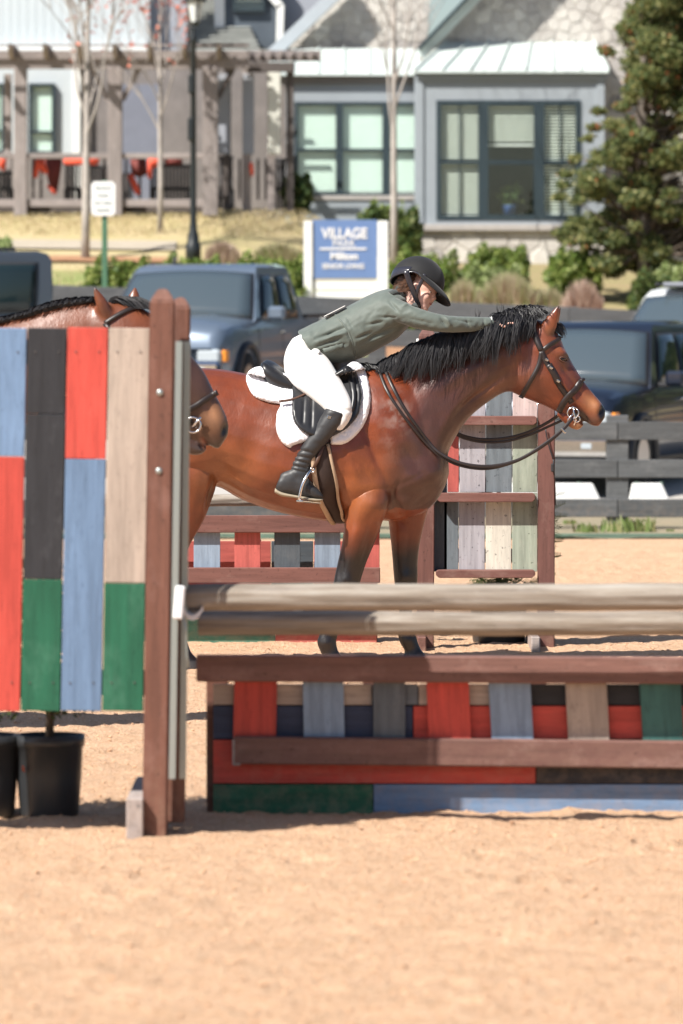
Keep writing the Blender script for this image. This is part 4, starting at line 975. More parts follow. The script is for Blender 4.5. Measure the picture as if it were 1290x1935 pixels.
# poles
def m_pole():
    m, t, b = new_mat('pole_wood'); v = coords(t, (1.1,20,20)); g = noise(t, v, 2.0, 6, .6); v2 = coords(t, (.6,4,4)); w = noise(t, v2, 2, 5, .6)
    c = ramp(t, g, [(.34,(.15,.12,.095)),(.46,(.24,.20,.16)),(.54,(.29,.25,.205)),(.68,(.36,.33,.29))]); c = mixc(t, ramp(t, w, [(.45,(0,0,0)),(.65,(.4,.4,.4))]), c, (.20,.17,.14))
    w2 = noise(t, coords(t, (2.2,9,9)), 3, 5, .65); c = mixc(t, ramp(t, w2, [(.52,(0,0,0)),(.70,(.3,.3,.3))]), c, (.46,.42,.38)); t.links.new(c, b.inputs['Base Color']); b.inputs['Roughness'].default_value = .75; bump(t, b, g, .5, .004); return m
M_pole = m_pole()
def pole(px0, py0, px1, py1, D, r, lab, px_extra=1.6):
    a = P(px0,py0,D); b = P(px1,py1,D); b = b+(b-a).normalized()*px_extra; L = (b-a).length; x = (b-a).normalized()
    n = 60; V, Fc = [], []; pts = []; rad = []
    pts = [(0,0,0),(.0,0,0),(.006,0,0)] + [(L*i/n,0,.0016*math.sin(i*.23)+.0008*math.sin(i*.9)) for i in range(1,n)] + [(L-.006,0,0),(L,0,0)]
    rad = [.001, r*.93, r] + [r*(1+.008*math.sin(i*.7)) for i in range(1,n)] + [r, r*.93]
    add_tube(V, Fc, pts, rad, 28)
    for i in range(2, len(pts)-2):
        kk = 14+(1 if (i//9)%2 else 0); v = V[i*28+kk]; c_ = Vector(pts[i]); V[i*28+kk] = c_+(v-c_)*.88
    o = mesh_obj('jump_pole', V, Fc, M_pole, None, True, a)
    o.rotation_euler = (0, -math.atan2(b.z-a.z, b.x-a.x), 0)
    return tag(o, lab, 'jump pole', 'round wooden poles of the front jump')
pole(352,1129,1290,1128,DW+.12,.0492,'upper round wooden jump pole, fully sunlit, resting on the white cup')
pole(374,1178,1290,1178,DW+.58,.0445,'lower round wooden jump pole just under the upper one, its left end in shade')
# rail gate hanging behind the poles
DG = 17.80
GT = thing('rail_gate', 'brown two rail gate with slanting coloured slats below the jump poles', 'jump gate', (X(830,DG), DG, 0))
beam('rail', P(371,1262,DG), P(1420,1267,DG), .100, .045, J_rail, GT, bev=.006); beam('rail', P(441,1417,DG), P(1420,1427,DG), .103, .045, J_rail, GT, bev=.006)
for (a0, a1, b0, b1, m) in ((443,524,441,519,J_red),(571,648,572,655,J_pale),(705,765,700,771,J_grey),(804,884,811,893,J_red),(921,1000,931,1010,J_pale),(1066,1144,1076,1153,J_tan),(1206,1284,1216,1294,J_teal),(1350,1430,1362,1440,J_blue)):
    beam('slat', P((b0+b1)/2,1440,DG+.034), P((a0+a1)/2,1262,DG+.034), (a1-a0)*DG/FPX, .02, m, GT, wdir=(1,0,0), bev=.002)
box('end_block', P(447,1421,DG-.001), (.032,.04,.098), J_greywood, GT, .004)
# wall box behind the gate
DB = 17.868
BX = thing('jump_wall', 'low wall of stacked coloured boards standing on the sand behind the gate', 'jump wall', (X(850,DB), DB, 0))
rows = [(1292,1332,[(402,703,J_tan),(703,790,J_grey),(790,1000,J_tan),(1000,1480,J_black)]),(1333,1396,[(402,780,J_navy),(780,1480,J_red)]),(1397,1480,[(402,1012,J_red),(1012,1480,J_black)]),(1481,1574,[(402,705,J_green),(705,1480,J_blue)])]
for (py0, py1, cells) in rows:
    for (a, b, m) in cells: beam('board', P(a+.8,(py0+py1)/2,DB), P(b-.8,(py0+py1)/2,DB), (py1-py0-1.2)*DB/FPX, .022, m, BX, bev=.002)
for px in (410, 705, 1012, 1300): box('back_post', (X(px,DB+.05), DB+.076, .27), (.08,.08,.54), J_brown, BX, .004)
box('backing_board', (X(941,DB+.03), DB+.024, .25), (X(1478,DB)-X(404,DB), .016, .46), J_black, BX, .002); beam('base_board', Vector((X(400,DB),DB+.12,.010)), Vector((X(1480,DB),DB+.12,.010)), .02, .2, J_brown, BX)  # dark backing board added so no bright slivers show between the boards
# potted shrubs behind the wing
M_pot = m_gloss('black_nursery_pot', (.03,.032,.035), .38); M_soil = m_plain('potting_soil', (.06,.04,.03), .95, .3)
M_juniper = m_leaf('juniper_needle', [(.035,.06,.02), (.07,.10,.03), (.12,.13,.04)])
def pot(px, pyb, D, r, h, lab, rt=1.12, trunk=True, foliage_at=None, grp='black nursery pots with shrubs'):
    c = Vector((X(px,D), D, 0)); t = thing('potted_shrub', lab, 'potted shrub', c, grp)
    lathe('pot', [(0,.002),(r*.9,.002),(r*.93,.02),(r*1.02,h*.5),(r*1.06,h-.045),(r*1.12,h-.04),(r*1.13,h),(r*1.08,h),(r*1.05,h-.03),(0,h-.035)], c, M_pot, t, 40)
    lathe('soil', [(r*1.04,h-.03),(r*.5,h-.02),(0,h-.015)], c, M_soil, t, 20)
    tube('stem', [c+Vector((0,0,h-.05)), c+Vector((.01,0,h+.35)), c+Vector((0,.02,h+.9))], [.017,.014,.006], M_twig, t)
    return t, c
D_ = 17.75
t, c = pot(93,1545,D_,.118,.31,'black nursery pot with a thin stemmed shrub standing under the planks of the wing')
foliage('foliage', [((c.x-.02,D_,.50),(.16,.12,.12),1),((c.x+.08,D_,.46),(.1,.1,.08),.5),((c.x,D_,.75),(.2,.16,.25),2)], 3800, .012, M_juniper, t)
# a crumpled dent with orange dirt on the pot: shown by two small leaf-shaped quads
quads_obj('orange_dirt_mark', leaf_quads(np.array([(c.x-.085,c.y-.105,.185),(c.x-.09,c.y-.10,.19)]), .02), M_redleaf, t, [0.3,.8])
t, c = pot(-28,1545,D_,.118,.31,'black nursery pot at the left edge, cut by the picture frame')
foliage('foliage', [((c.x,D_,.55),(.2,.14,.18),1)], 2200, .012, M_juniper, t)

# ------------------------------------------------------------------ the jump behind the horse
DK = 27.6
K_red = paint('faded_red', (.42,.10,.085), wearamt=.2); K_pale = paint('faded_blue', (.22,.28,.36), wearamt=.2); K_dark = paint('faded_black', (.07,.085,.10), wear=(.2,.2,.2), wearamt=.2)
K_brown = paint('faded_brown', (.165,.075,.062), wear=(.3,.2,.17), wearamt=.3); K_mauve = m_wood('mauve_wash', (.33,.315,.34), (.30,.33,.39), .6, .6); K_sage = m_wood('sage_wash', (.33,.37,.30), (.42,.42,.36), .6, .6)
K_cream = m_wood('cream_wash', (.62,.58,.50), (.5,.48,.42), .5, .6); K_slate = m_wood('slate_wash', (.145,.17,.19), (.2,.22,.24), .4, .6); K_pink = m_wood('pink_wash', (.60,.48,.46), (.5,.42,.4), .4, .6); K_green = paint('faded_green', (.06,.17,.12), wearamt=.2)
BG = thing('rail_gate', 'brown rail gate with red, blue and black slats behind the bay horse legs', 'jump gate', (X(535,DK), DK, 0))
beam('rail', P(200,990,DK), P(718,990,DK), .1, .045, K_brown, BG, bev=.004); beam('rail', P(200,1087,DK), P(718,1087,DK), .09, .045, K_brown, BG, bev=.004)
for (a, b, m) in ((210,260,K_dark),(290,340,K_red),(366,416,K_pale),(443,492,K_red),(518,567,K_dark),(594,643,K_pale),(668,717,K_red)):
    beam('slat', P((a+b)/2,1086,DK+.034), P((a+b)/2,985,DK+.034), (b-a)*DK/FPX, .02, m, BG, wdir=(1,0,0), bev=.002)
DK2 = 27.8
BW = thing('jump_wall', 'low wall of red, black and green boards under the far rail gate', 'jump wall', (X(535,DK2), DK2, 0))
for (py0, py1, cells) in ((1022,1110,[(200,512,K_red),(512,592,K_dark),(592,712,K_red)]),(1111,1168,[(200,712,K_dark)]),(1169,1224,[(200,520,K_green),(520,712,K_red)])):
    for (a, b, m) in cells: beam('board', P(a+.5,(py0+py1)/2,DK2), P(b-.5,(py0+py1)/2,DK2), (py1-py0-1)*DK2/FPX, .022, m, BW, bev=.002)
for px in (250, 480, 700): box('back_post', (X(px,DK2), DK2+.06, .3), (.08,.08,.6), K_brown, BW, .004)
o = pole(180,945,640,946,DK+.4,.035,'thin round wooden pole behind the bay horse belly', .1); o['group'] = 'round poles behind the horse'
FW = thing('jump_wing', 'far jump wing of faded planks between brown posts, under the horse head', 'jump wing', (X(918,DK), DK, 0))
DKW = DK-.3
post(807,803,618,1237,DKW,.048,.089,FW,K_brown,True); post(1032,1031,620,1237,DKW,.048,.089,FW,K_brown,True)
cells = [(817,845,660,1080,K_dark),(845,867,660,930,K_red),(838,866,948,1080,K_slate),(868,917,660,930,K_mauve),(866,916,931,1080,K_mauve),(918,967,660,930,K_slate),(917,966,931,1080,K_cream),(968,1015,660,790,K_pink),(968,1015,791,930,K_sage),(967,1015,931,1080,K_sage)]  # leftmost dark plank stands in for the shadow beside the left post
for (a, b, y0, y1, m) in cells:
    beam('plank', P((a+b)/2,y1,DKW+.03), P((a+b)/2,y0,DKW+.03), (b-a-.8)*DKW/FPX, .02, m, FW, wdir=(1,0,0), bev=.002)
for (a, b, y0, y1) in ((822,1013,645,661),(822,1013,786,803),(824,1010,931,948),(823,1010,1076,1091)):
    prism('shelf', [(X(a,DKW),Z(y0+3,DKW)),(X(a+4,DKW),Z(y0,DKW)),(X(b-4,DKW),Z(y0,DKW)),(X(b,DKW),Z(y0+3,DKW)),(X(b,DKW),Z(y1-5,DKW)),(X(b-6,DKW),Z(y1,DKW)),(X(a+6,DKW),Z(y1,DKW)),(X(a,DKW),Z(y1-5,DKW))], DKW-.065, DKW+.017, K_brown, FW, .003)
for px, m in ((795,K_brown),(1007,J_greywood)): box('foot', (X(px,DKW), DKW+.05, .045), (.05,.85,.09), m, FW, .006)
for py in (700,1050): beam('batten', P(817,py,DKW+.06), P(1020,py,DKW+.06), .08, .035, K_brown, FW)
box('hook', P(789,645,DKW-.05), (.016,.03,.03), M_white, FW, .004)
tube('pin_cord', spline([P(1030,810,DKW-.06), P(1036,840,DKW-.06), P(1045,868,DKW-.06)], 4), .004, M_black, FW, 5); box('cup_pin', P(1044,884,DKW-.06), (.02,.02,.05), M_black, FW, .006)
tube('pin_cord', spline([P(1045,868,DKW-.06), P(1048,915,DKW-.03), P(1049,955,DKW)], 4), .004, M_black, FW, 5)
DQ = DKW+.45
t = thing('potted_shrub', 'dark pot with a conifer behind the far wing, its fronds beside the right post', 'potted shrub', (X(942,DQ), DQ, 0))
c = Vector((X(942,DQ), DQ, 0)); r = .16; h = .34
lathe('pot', [(0,.002),(r*.9,.002),(r*.95,.02),(r*1.05,h-.045),(r*1.1,h-.04),(r*1.1,h),(r*1.05,h),(0,h-.03)], c, M_pot, t, 32)
tube('stem', [c+Vector((0,0,h-.05)), c+Vector((0,0,1.2))], [.02,.01], M_twig, t)
def fronds(parent, roots, n, ln, mat):
    Q = []
    for (p, d, L) in roots:
        p = Vector(p); d = Vector(d).normalized(); s = d.cross(Vector((0,1,0))).normalized()
        for i in range(n):
            u = i/n; q = p+d*L*u+Vector((0,0,-.02*u)); sd = s if i%2 else -s; e = q+(sd*.6+d*.8).normalized()*ln*(1-.6*u)+Vector((0,random.uniform(-.01,.01),0)); w = d*.003
            Q.append([q-w, q+w, e+w*.3, e-w*.3])
            for j in (.35,.65):
                b_ = q.lerp(e, j); e2 = b_+(d+sd*random.uniform(-.3,.6)).normalized()*ln*.35; Q.append([b_-w*.6, b_+w*.6, e2+w*.2, e2-w*.2])
    return quads_obj('fronds', Q, mat, parent, np.random.rand(len(Q)))
rt = []
for _ in range(46):
    px, py = random.uniform(895,1035), random.uniform(930,1098); a = random.uniform(-.6,.9); rt.append((P(px,py,DQ+random.uniform(-.1,.15)), (math.cos(a), random.uniform(-.3,.3), math.sin(a)), random.uniform(.08,.15)))
for (px, py, dx, dz, L) in ((1040,960,1,.6,.10),(1042,975,1,.25,.09),(1040,1005,1,-.3,.08),(1040,1022,1,.3,.07),(1042,1052,.9,.5,.06),(905,1098,-1,-.1,.07),(985,1098,1,0,.08),(1000,1100,1,.1,.06)): rt.append((P(px,py,DQ), (dx,0,dz), L))
for _ in range(40): rt.append((P(random.uniform(890,1000),random.uniform(1092,1100),DQ-.05), (random.uniform(-1,1),random.uniform(-.4,.4),random.uniform(-.5,.3)), random.uniform(.04,.09)))
fronds(t, rt, 14, .035, M_juniper)
# ------------------------------------------------------------------ living things: helpers
from mathutils.bvhtree import BVHTree
def ring_loft(secs, D0, m=4, n=24):
    """secs: ((tx,ty),(bx,by),half width, y offset, k) in photo pixels at distance D0 -> closed tube"""
    k = D0/FPX; A = np.array([[s[0][0], s[0][1], s[1][0], s[1][1], s[2], (s[3] if len(s) > 3 else 0), (s[4] if len(s) > 4 else .12)] for s in secs], float)
    q = np.vstack([2*A[0]-A[1], A, 2*A[-1]-A[-2]]); R = []
    for i in range(1, len(q)-2):
        for j in range(m):
            t = j/m; a,b,c,d = q[i-1],q[i],q[i+1],q[i+2]; R.append(.5*((2*b)+(c-a)*t+(2*a-5*b+4*c-d)*t*t+(3*b-a-3*c+d)*t**3))
    R.append(A[-1]); V, Fc = [], []
    for r in R:
        tx, ty, bx, by, hw, yc, kk = r; mx, my, hx, hy = (tx+bx)/2, (ty+by)/2, (tx-bx)/2, (ty-by)/2; hw = max(hw, .004)
        for j in range(n):
            th = 2*math.pi*j/n; c, s_ = math.cos(th), math.sin(th); c2 = math.copysign(abs(c)**.92, c)
            px, py = mx+hx*c2, my+hy*c2; V.append(((px-CX)*k, D0+yc+hw*s_*(1-kk*c), CAMH+(HY-py)*k))
    L = len(R)
    for i in range(L-1):
        for j in range(n): Fc.append((i*n+j, i*n+(j+1)%n, (i+1)*n+(j+1)%n, (i+1)*n+j))
    b = len(V); V.append(tuple(np.mean(np.array(V[:n]), 0))); V.append(tuple(np.mean(np.array(V[b-n:b]), 0)))
    for j in range(n): Fc.append((b, (j+1)%n, j)); Fc.append((b+1, (L-1)*n+j, (L-1)*n+(j+1)%n))
    return V, Fc
def tube_part(pts, radii, m=4, n=16, squash=None):
    P4 = [Vector((*p, r)) if False else p for p, r in zip(pts, radii)]
    sp_ = spline(pts, m); rr = np.interp(np.linspace(0, len(pts)-1, len(sp_)), range(len(pts)), radii); V, Fc = [], []
    add_tube(V, Fc, sp_, list(rr), n, True, squash); return V, Fc
def ellipsoid(c, r, n=14, R=None):
    bm = bmesh.new(); bmesh.ops.create_uvsphere(bm, u_segments=n*2, v_segments=n, radius=1)
    V = [Vector((v.co.x*r[0], v.co.y*r[1], v.co.z*r[2])) for v in bm.verts]; Fc = [tuple(v.index for v in f.verts) for f in bm.faces]; bm.free()
    if R is not None: V = [R @ v for v in V]
    return [tuple(v+Vector(c)) for v in V], Fc
def organic(name, parts, voxel, smooth_it=6, smooth_f=.5):
    """fuse closed parts into one continuous skin; returns a mesh datablock"""
    V, Fc = [], []
    for v, f in parts:
        b = len(V); V += [tuple(x) for x in v]; Fc += [tuple(i+b for i in g) for g in f]
    me = bpy.data.meshes.new(name); me.from_pydata(V, [], Fc)
    bm = bmesh.new(); bm.from_mesh(me); bmesh.ops.recalc_face_normals(bm, faces=bm.faces); bm.to_mesh(me); bm.free()
    o = bpy.data.objects.new('tmp', me); COL.objects.link(o)
    r = o.modifiers.new('r', 'REMESH'); r.mode = 'VOXEL'; r.voxel_size = voxel; r.use_smooth_shade = True
    s = o.modifiers.new('s', 'SMOOTH'); s.factor = smooth_f; s.iterations = smooth_it
    dg = bpy.context.evaluated_depsgraph_get(); out = bpy.data.meshes.new_from_object(o.evaluated_get(dg)); out.name = name
    bpy.data.objects.remove(o); bpy.data.meshes.remove(me)
    out.polygons.foreach_set('use_smooth', [True]*len(out.polygons)); return out
def get_co(me):
    a = np.empty(len(me.vertices)*3, np.float32); me.vertices.foreach_get('co', a); return a.reshape(-1,3).astype(float)
def get_no(me):
    a = np.empty(len(me.vertices)*3, np.float32); me.vertices.foreach_get('normal', a); return a.reshape(-1,3).astype(float)
def set_co(me, a): me.vertices.foreach_set('co', a.astype(np.float32).ravel()); me.update()
def set_col(me, rgb):
    at = me.color_attributes.new('coat', 'FLOAT_COLOR', 'POINT'); at.data.foreach_set('color', np.c_[np.clip(rgb,0,1), np.ones(len(rgb))].astype(np.float32).ravel())
def m_coat(name, rough=.42, sheen=.3, spec=.5, fine=.25, bs=.25, dirt=0):
    m, t, b = new_mat(name); a = N(t, 'ShaderNodeAttribute', attribute_name='coat'); v = coords(t, (9,9,9), False)
    f = noise(t, v, 1.6, 6, .65); g = noise(t, coords(t, (160,160,60), False), 1, 3, .6)
    c = mixc(t, ramp(t, f, [(.3,(0,0,0)),(.7,(fine,)*3)]), a.outputs['Color'], (0,0,0), 'MIX')
    if dirt: c = mixc(t, ramp(t, g, [(.55,(0,0,0)),(.8,(dirt,)*3)]), c, (.35,.28,.24))
    t.links.new(c, b.inputs['Base Color']); b.inputs['Specular IOR Level'].default_value = spec
    t.links.new(ramp(t, f, [(.3,(rough*.85,)*3),(.7,(rough*1.2,)*3)]), b.inputs['Roughness'])
    b.inputs['Coat Weight'].default_value = .30; b.inputs['Coat Roughness'].default_value = .26
    b.inputs['Sheen Weight'].default_value = sheen; b.inputs['Sheen Roughness'].default_value = .4
    b2 = N(t, 'ShaderNodeBump'); b2.inputs['Strength'].default_value = .5; b2.inputs['Distance'].default_value = .006; t.links.new(noise(t, coords(t, (22,22,12), False), 1, 4, .65), b2.inputs['Height'])
    b3 = N(t, 'ShaderNodeBump'); b3.inputs['Strength'].default_value = bs; b3.inputs['Distance'].default_value = .002; t.links.new(g, b3.inputs['Height']); t.links.new(b2.outputs[0], b3.inputs['Normal']); t.links.new(b3.outputs[0], b.inputs['Normal']); return m
def bvh_of(me): return BVHTree.FromPolygons([v.co.copy() for v in me.vertices], [tuple(p.vertices) for p in me.polygons])
def to_px(co, D0): return CX+co[:,0]*FPX/D0, HY-(co[:,2]-CAMH)*FPX/D0
def gauss(px, py, x, y, rx, ry=None, rot=0):
    ry = ry or rx; c, s_ = math.cos(math.radians(rot)), math.sin(math.radians(rot)); dx, dy = px-x, py-y
    return np.exp(-(((dx*c+dy*s_)/rx)**2+((-dx*s_+dy*c)/ry)**2))
def sstep(a, b, x): t = np.clip((x-a)/(b-a), 0, 1); return t*t*(3-2*t)
def Q3(px, py, yo, D0): return Vector(((px-CX)*D0/FPX, D0+yo, CAMH+(HY-py)*D0/FPX))
class Surf:
    """a body surface that straps and cloth are laid on"""
    def __init__(s, me, D0): s.b = bvh_of(me); s.D0 = D0
    def at(s, px, py, off, side=-1, fb=.08):
        q = Q3(px, py, side*1.5, s.D0); h = s.b.ray_cast(q, Vector((0, -side, 0)))
        if h[0] is None: return Q3(px, py, side*fb, s.D0), Vector((0, side, 0))
        n = h[1]; n = n if n.y*side > 0 else -n
        return h[0]+n*off, n
def strap(name, S_, pts, width, mat, parent, off=.006, side=-1, th=.004, m=5, fb=.05):
    """ribbon laid along a surface through photo points"""
    p2 = spline([(a, 0, b) for a, b in pts], m); C, Nn = [], []
    for p in p2:
        c, n = S_.at(p.x, p.z, off, side, fb); C.append(c); Nn.append(n)
    for _ in range(2): C = [C[0]] + [(C[i-1]+C[i]*2+C[i+1])/4 for i in range(1, len(C)-1)] + [C[-1]]
    V, Fc = [], []
    for i, c in enumerate(C):
        t = (C[min(i+1,len(C)-1)]-C[max(i-1,0)]).normalized(); n = (Nn[i]-t*Nn[i].dot(t)).normalized(); w = t.cross(n)*width/2
        V += [c+w-n*th, c+w+n*th*.6, c+n*th, c-w+n*th*.6, c-w-n*th]
    for i in range(len(C)-1):
        for j in range(4): Fc.append((i*5+j, (i+1)*5+j, (i+1)*5+j+1, i*5+j+1))
        Fc.append((i*5+4, (i+1)*5+4, (i+1)*5, i*5))
    Fc += [(0,1,2,3,4), tuple((len(C)-1)*5+j for j in (4,3,2,1,0))]
    return mesh_obj(name, V, Fc, mat, parent, True)
def inside_dist(px, py, poly):
    """signed distance to polygon, + inside"""
    P_ = np.array(poly, float); n = len(P_); d = np.full(px.shape, 1e9); ins = np.zeros(px.shape, bool)
    for i in range(n):
        a, b = P_[i], P_[(i+1)%n]; ab = b-a; t = np.clip(((px-a[0])*ab[0]+(py-a[1])*ab[1])/(ab@ab), 0, 1)
        d = np.minimum(d, np.hypot(px-a[0]-ab[0]*t, py-a[1]-ab[1]*t))
        c = ((a[1] > py) != (b[1] > py)) & (px < (b[0]-a[0])*(py-a[1])/(b[1]-a[1]+1e-12)+a[0]); ins ^= c
    return np.where(ins, d, -d)
def smooth_poly(poly, m=5):
    pts = [Vector((a, 0, b)) for a, b in poly]; q = [pts[-1]]+pts+[pts[0], pts[1]]; out = []
    for i in range(1, len(q)-2):
        for k in range(m):
            t = k/m; a,b,c,d = q[i-1],q[i],q[i+1],q[i+2]; v = 0.5*((2*b)+(c-a)*t+(2*a-5*b+4*c-d)*t*t+(3*b-a-3*c+d)*t**3); out.append((v.x, v.z))
    return out
def patch(name, S_, poly, thick, mat, parent, edge=8, base=.004, side=-1, step=2.0, fluff=0, fb=.08, lines_=(), closed_smooth=True):
    """padded cloth or leather laid on a surface inside an outline"""
    poly = smooth_poly(poly) if closed_smooth else poly; xs = [p[0] for p in poly]; ys = [p[1] for p in poly]
    gx = np.arange(min(xs)-step, max(xs)+step*2, step); gy = np.arange(min(ys)-step, max(ys)+step*2, step); X_, Y_ = np.meshgrid(gx, gy); d = inside_dist(X_, Y_, poly)
    # pull the grid's border cells onto the outline
    hgt = base+thick*np.sqrt(np.clip(1-(1-np.clip(d/edge, 0, 1))**2, 0, 1))
    if fluff: hgt += fluff*(vnoise(X_*.35, Y_*.35, 11)-.5)*np.clip(d/4,0,1)+fluff*.6*(vnoise(X_*.9, Y_*.9, 12)-.5)*np.clip(d/3,0,1)
    for (lx0, ly0, lx1, ly1, dep, wd) in lines_:
        a = np.array([lx0, ly0]); ab = np.array([lx1-lx0, ly1-ly0]); t = np.clip(((X_-a[0])*ab[0]+(Y_-a[1])*ab[1])/(ab@ab), 0, 1)
        hgt += -dep*np.exp(-(np.hypot(X_-a[0]-ab[0]*t, Y_-a[1]-ab[1]*t)/wd)**2)
    n, m_ = X_.shape; V = []; ok = d > -step*.75; idx = -np.ones((n, m_), int)
    from_edge = [(x_, y_) for x_, y_ in poly]; PA = np.array(from_edge)
    for i in range(n):
        for j in range(m_):
            if ok[i,j]:
                x_, y_ = X_[i,j], Y_[i,j]
                if d[i,j] < step*.75:      # snap to the nearest outline point
                    k = np.argmin((PA[:,0]-x_)**2+(PA[:,1]-y_)**2); x_, y_ = PA[k]; h = base
                else: h = hgt[i,j]
                c, nn = S_.at(x_, y_, 0, side, fb); idx[i,j] = len(V); V.append(c+Vector((0, side, 0))*h*.7+nn*h*.5)
    Fc = []
    for i in range(n-1):
        for j in range(m_-1):
            q = [idx[i,j], idx[i,j+1], idx[i+1,j+1], idx[i+1,j]]
            if min(q) >= 0: Fc.append(tuple(q) if side > 0 else tuple(q[::-1]))
    par = list(range(len(V)))
    def fd(a):
        while par[a] != a: par[a] = par[par[a]]; a = par[a]
        return a
    for f in Fc:
        for b_ in f[1:]: par[fd(b_)] = fd(f[0])
    cnt = {}
    for f in Fc: r_ = fd(f[0]); cnt[r_] = cnt.get(r_, 0)+1
    big = max(cnt, key=cnt.get); Fc = [f for f in Fc if fd(f[0]) == big]; used = sorted({i for f in Fc for i in f}); mp_ = {a: i for i, a in enumerate(used)}
    V = [V[a] for a in used]; Fc = [tuple(mp_[i] for i in f) for f in Fc]
    o = mesh_obj(name, V, Fc, mat, parent, True); sm = o.modifiers.new('s', 'SMOOTH'); sm.iterations = 2 if not fluff else 1; sm.factor = .5
    so = o.modifiers.new('t', 'SOLIDIFY'); so.thickness = .006; so.offset = -1
    return o
def hair(name, S_, roots, mat, parent, seg=7, w=.0035, push=.008, kind=None):
    """roots: list of (point, [direction per step...], length, width scale)"""
    Q, lv = [], []
    for (p, dirs, L, ws) in roots:
        pts = [Vector(p)]; n = seg; ph = random.uniform(0, 6.28)
        for i in range(n):
            t = i/n; k = t*(len(dirs)-1); a = int(k); d = dirs[a].lerp(dirs[min(a+1,len(dirs)-1)], k-a).normalized()
            q = pts[-1]+d*L/n+Vector((math.sin(ph+t*7)*.0022, 0, 0))
            if S_ is not None:
                loc, nn, _, dist = S_.b.find_nearest(q)
                if loc is not None:
                    sgn = (q-loc).dot(nn)
                    if sgn < push: q = loc+nn*push
            pts.append(q)
        c = random.random()
        for i in range(n):
            a, b = pts[i], pts[i+1]; t = (b-a).normalized(); s_ = t.cross(Vector((random.uniform(-.2,.2), -1, .15))).normalized()
            w0 = w*ws*(1-(i/n)**2*.85); w1 = w*ws*(1-((i+1)/n)**2*.85)
            if i == 0: pa = (a-s_*w0, a+s_*w0)
            nb = (b-s_*w1, b+s_*w1); Q.append([pa[0], pa[1], nb[1], nb[0]]); lv.append(c); pa = nb
    o = quads_obj(name, Q, mat, parent, lv, kind, True); o.data.polygons.foreach_set('use_smooth', [True]*len(o.data.polygons)); return o
def m_hair(name, c0, c1, rough=.38, spec=.6):
    m, t, b = new_mat(name); a = N(t, 'ShaderNodeAttribute', attribute_name='lv'); t.links.new(ramp(t, a.outputs['Fac'], [(0,c0),(1,c1)]), b.inputs['Base Color'])
    b.inputs['Roughness'].default_value = rough; b.inputs['Specular IOR Level'].default_value = spec; return m
M_coat = m_coat('bay_coat', .40, .03, .5, .22, .35)
M_mane = m_hair('black_mane', (.006,.006,.007), (.026,.024,.026), .5, .4)
M_leather = m_gloss('dark_leather', (.022,.015,.014), .42); M_brownleather = m_gloss('brown_leather', (.085,.04,.025), .45)
M_blackleather = m_gloss('black_saddle_leather', (.016,.016,.018), .36); M_bit = m_gloss('steel', (.72,.72,.74), .18, metallic=1)
M_eye = m_gloss('horse_eye', (.012,.008,.006), .05, spec=.8)
def leg_loft(secs, D0, yo): return ring_loft([(s[0], s[1], s[2], yo+(s[3] if len(s) > 3 else 0), .0) for s in secs], D0, 4, 18)

# ------------------------------------------------------------------ the bay horse
D0 = 25.7
TR = [((236,765),(238,850),.10),((262,728),(262,900),.20),((300,708),(300,925),.26),((350,697),(355,922),.285),((400,696),(410,920),.285),((450,703),(452,942),.295),((500,714),(505,962),.31),
      ((550,722),(556,975),.315),((600,720),(608,984),.30),((650,708),(655,985),.275),((690,697),(700,982),.25),((722,692),(745,985),.225),((755,694),(785,976),.20),((790,715),(815,958),.165),((825,770),(838,925),.115),((843,815),(848,895),.06)]
NK = [((660,712),(735,960),.13,0,.2),((700,696),(800,945),.155,0,.3),((735,684),(838,905),.155,0,.35),((775,664),(845,862),.140,0,.4),((815,648),(862,824),.125,0,.4),((855,634),(888,788),.11,0,.4),((900,622),(922,760),.100,0,.35),((945,611),(952,742),.095,0,.3),((985,602),(972,742),.095,0,.2),((1010,602),(988,748),.095,0,.1)]
HD = [((985,606),(955,735),.075,0,.0),((1012,604),(972,744),.095,0,-.1),((1036,612),(990,752),.105,0,-.1),((1056,634),(1010,760),.105,0,-.1),((1066,657),(1030,768),.10,0,-.05),((1079,682),(1047,776),.088,0,-.05),((1092,704),(1062,783),.072,0,0),((1109,729),(1076,788),.060,0,.0),((1122,745),(1092,789),.054,0,.1),((1133,758),(1106,797),.055,0,.1),((1142,772),(1118,804),.052,0,.1),((1143,788),(1130,806),.036,0,.1)]
CH = [((1062,775),(1050,784),.040),((1078,782),(1066,800),.040),((1094,793),(1080,810),.036),((1104,802),(1092,813),.026)]
def ear(base, tip, w, yo, D0, lean=.03):
    bx, by = base; tx, ty = tip; S_ = []
    for t, k in ((-.12,.7),(0,.85),(.2,1.0),(.45,.9),(.7,.6),(.88,.3),(1,.08)):
        x, y = bx+(tx-bx)*t, by+(ty-by)*t; nx, ny = -(ty-by), (tx-bx); l = math.hypot(nx, ny); nx, ny = nx/l*w*k, ny/l*w*k
        S_.append(((x-nx, y-ny), (x+nx, y+ny), .020*k+.006, yo+(-lean if yo < 0 else lean)*t*.5, 0))
    return ring_loft(S_, D0, 3, 14)
NF = [((745,925),(655,925),.085,.02),((732,955),(652,965),.085),((722,985),(650,988),.078),((709,1020),(646,1022),.064),((693,1058),(638,1058),.050),((684,1085),(632,1085),.047),((677,1108),(628,1106),.047),((668,1128),(624,1126),.040),((655,1150),(622,1147),.028),((645,1180),(613,1176),.027),((637,1200),(603,1196),.031),((636,1214),(599,1212),.036),((640,1228),(606,1230),.032),((650,1240),(610,1243),.040),((658,1262),(604,1262),.054),((658,1263.5),(604,1263.5),.052)]
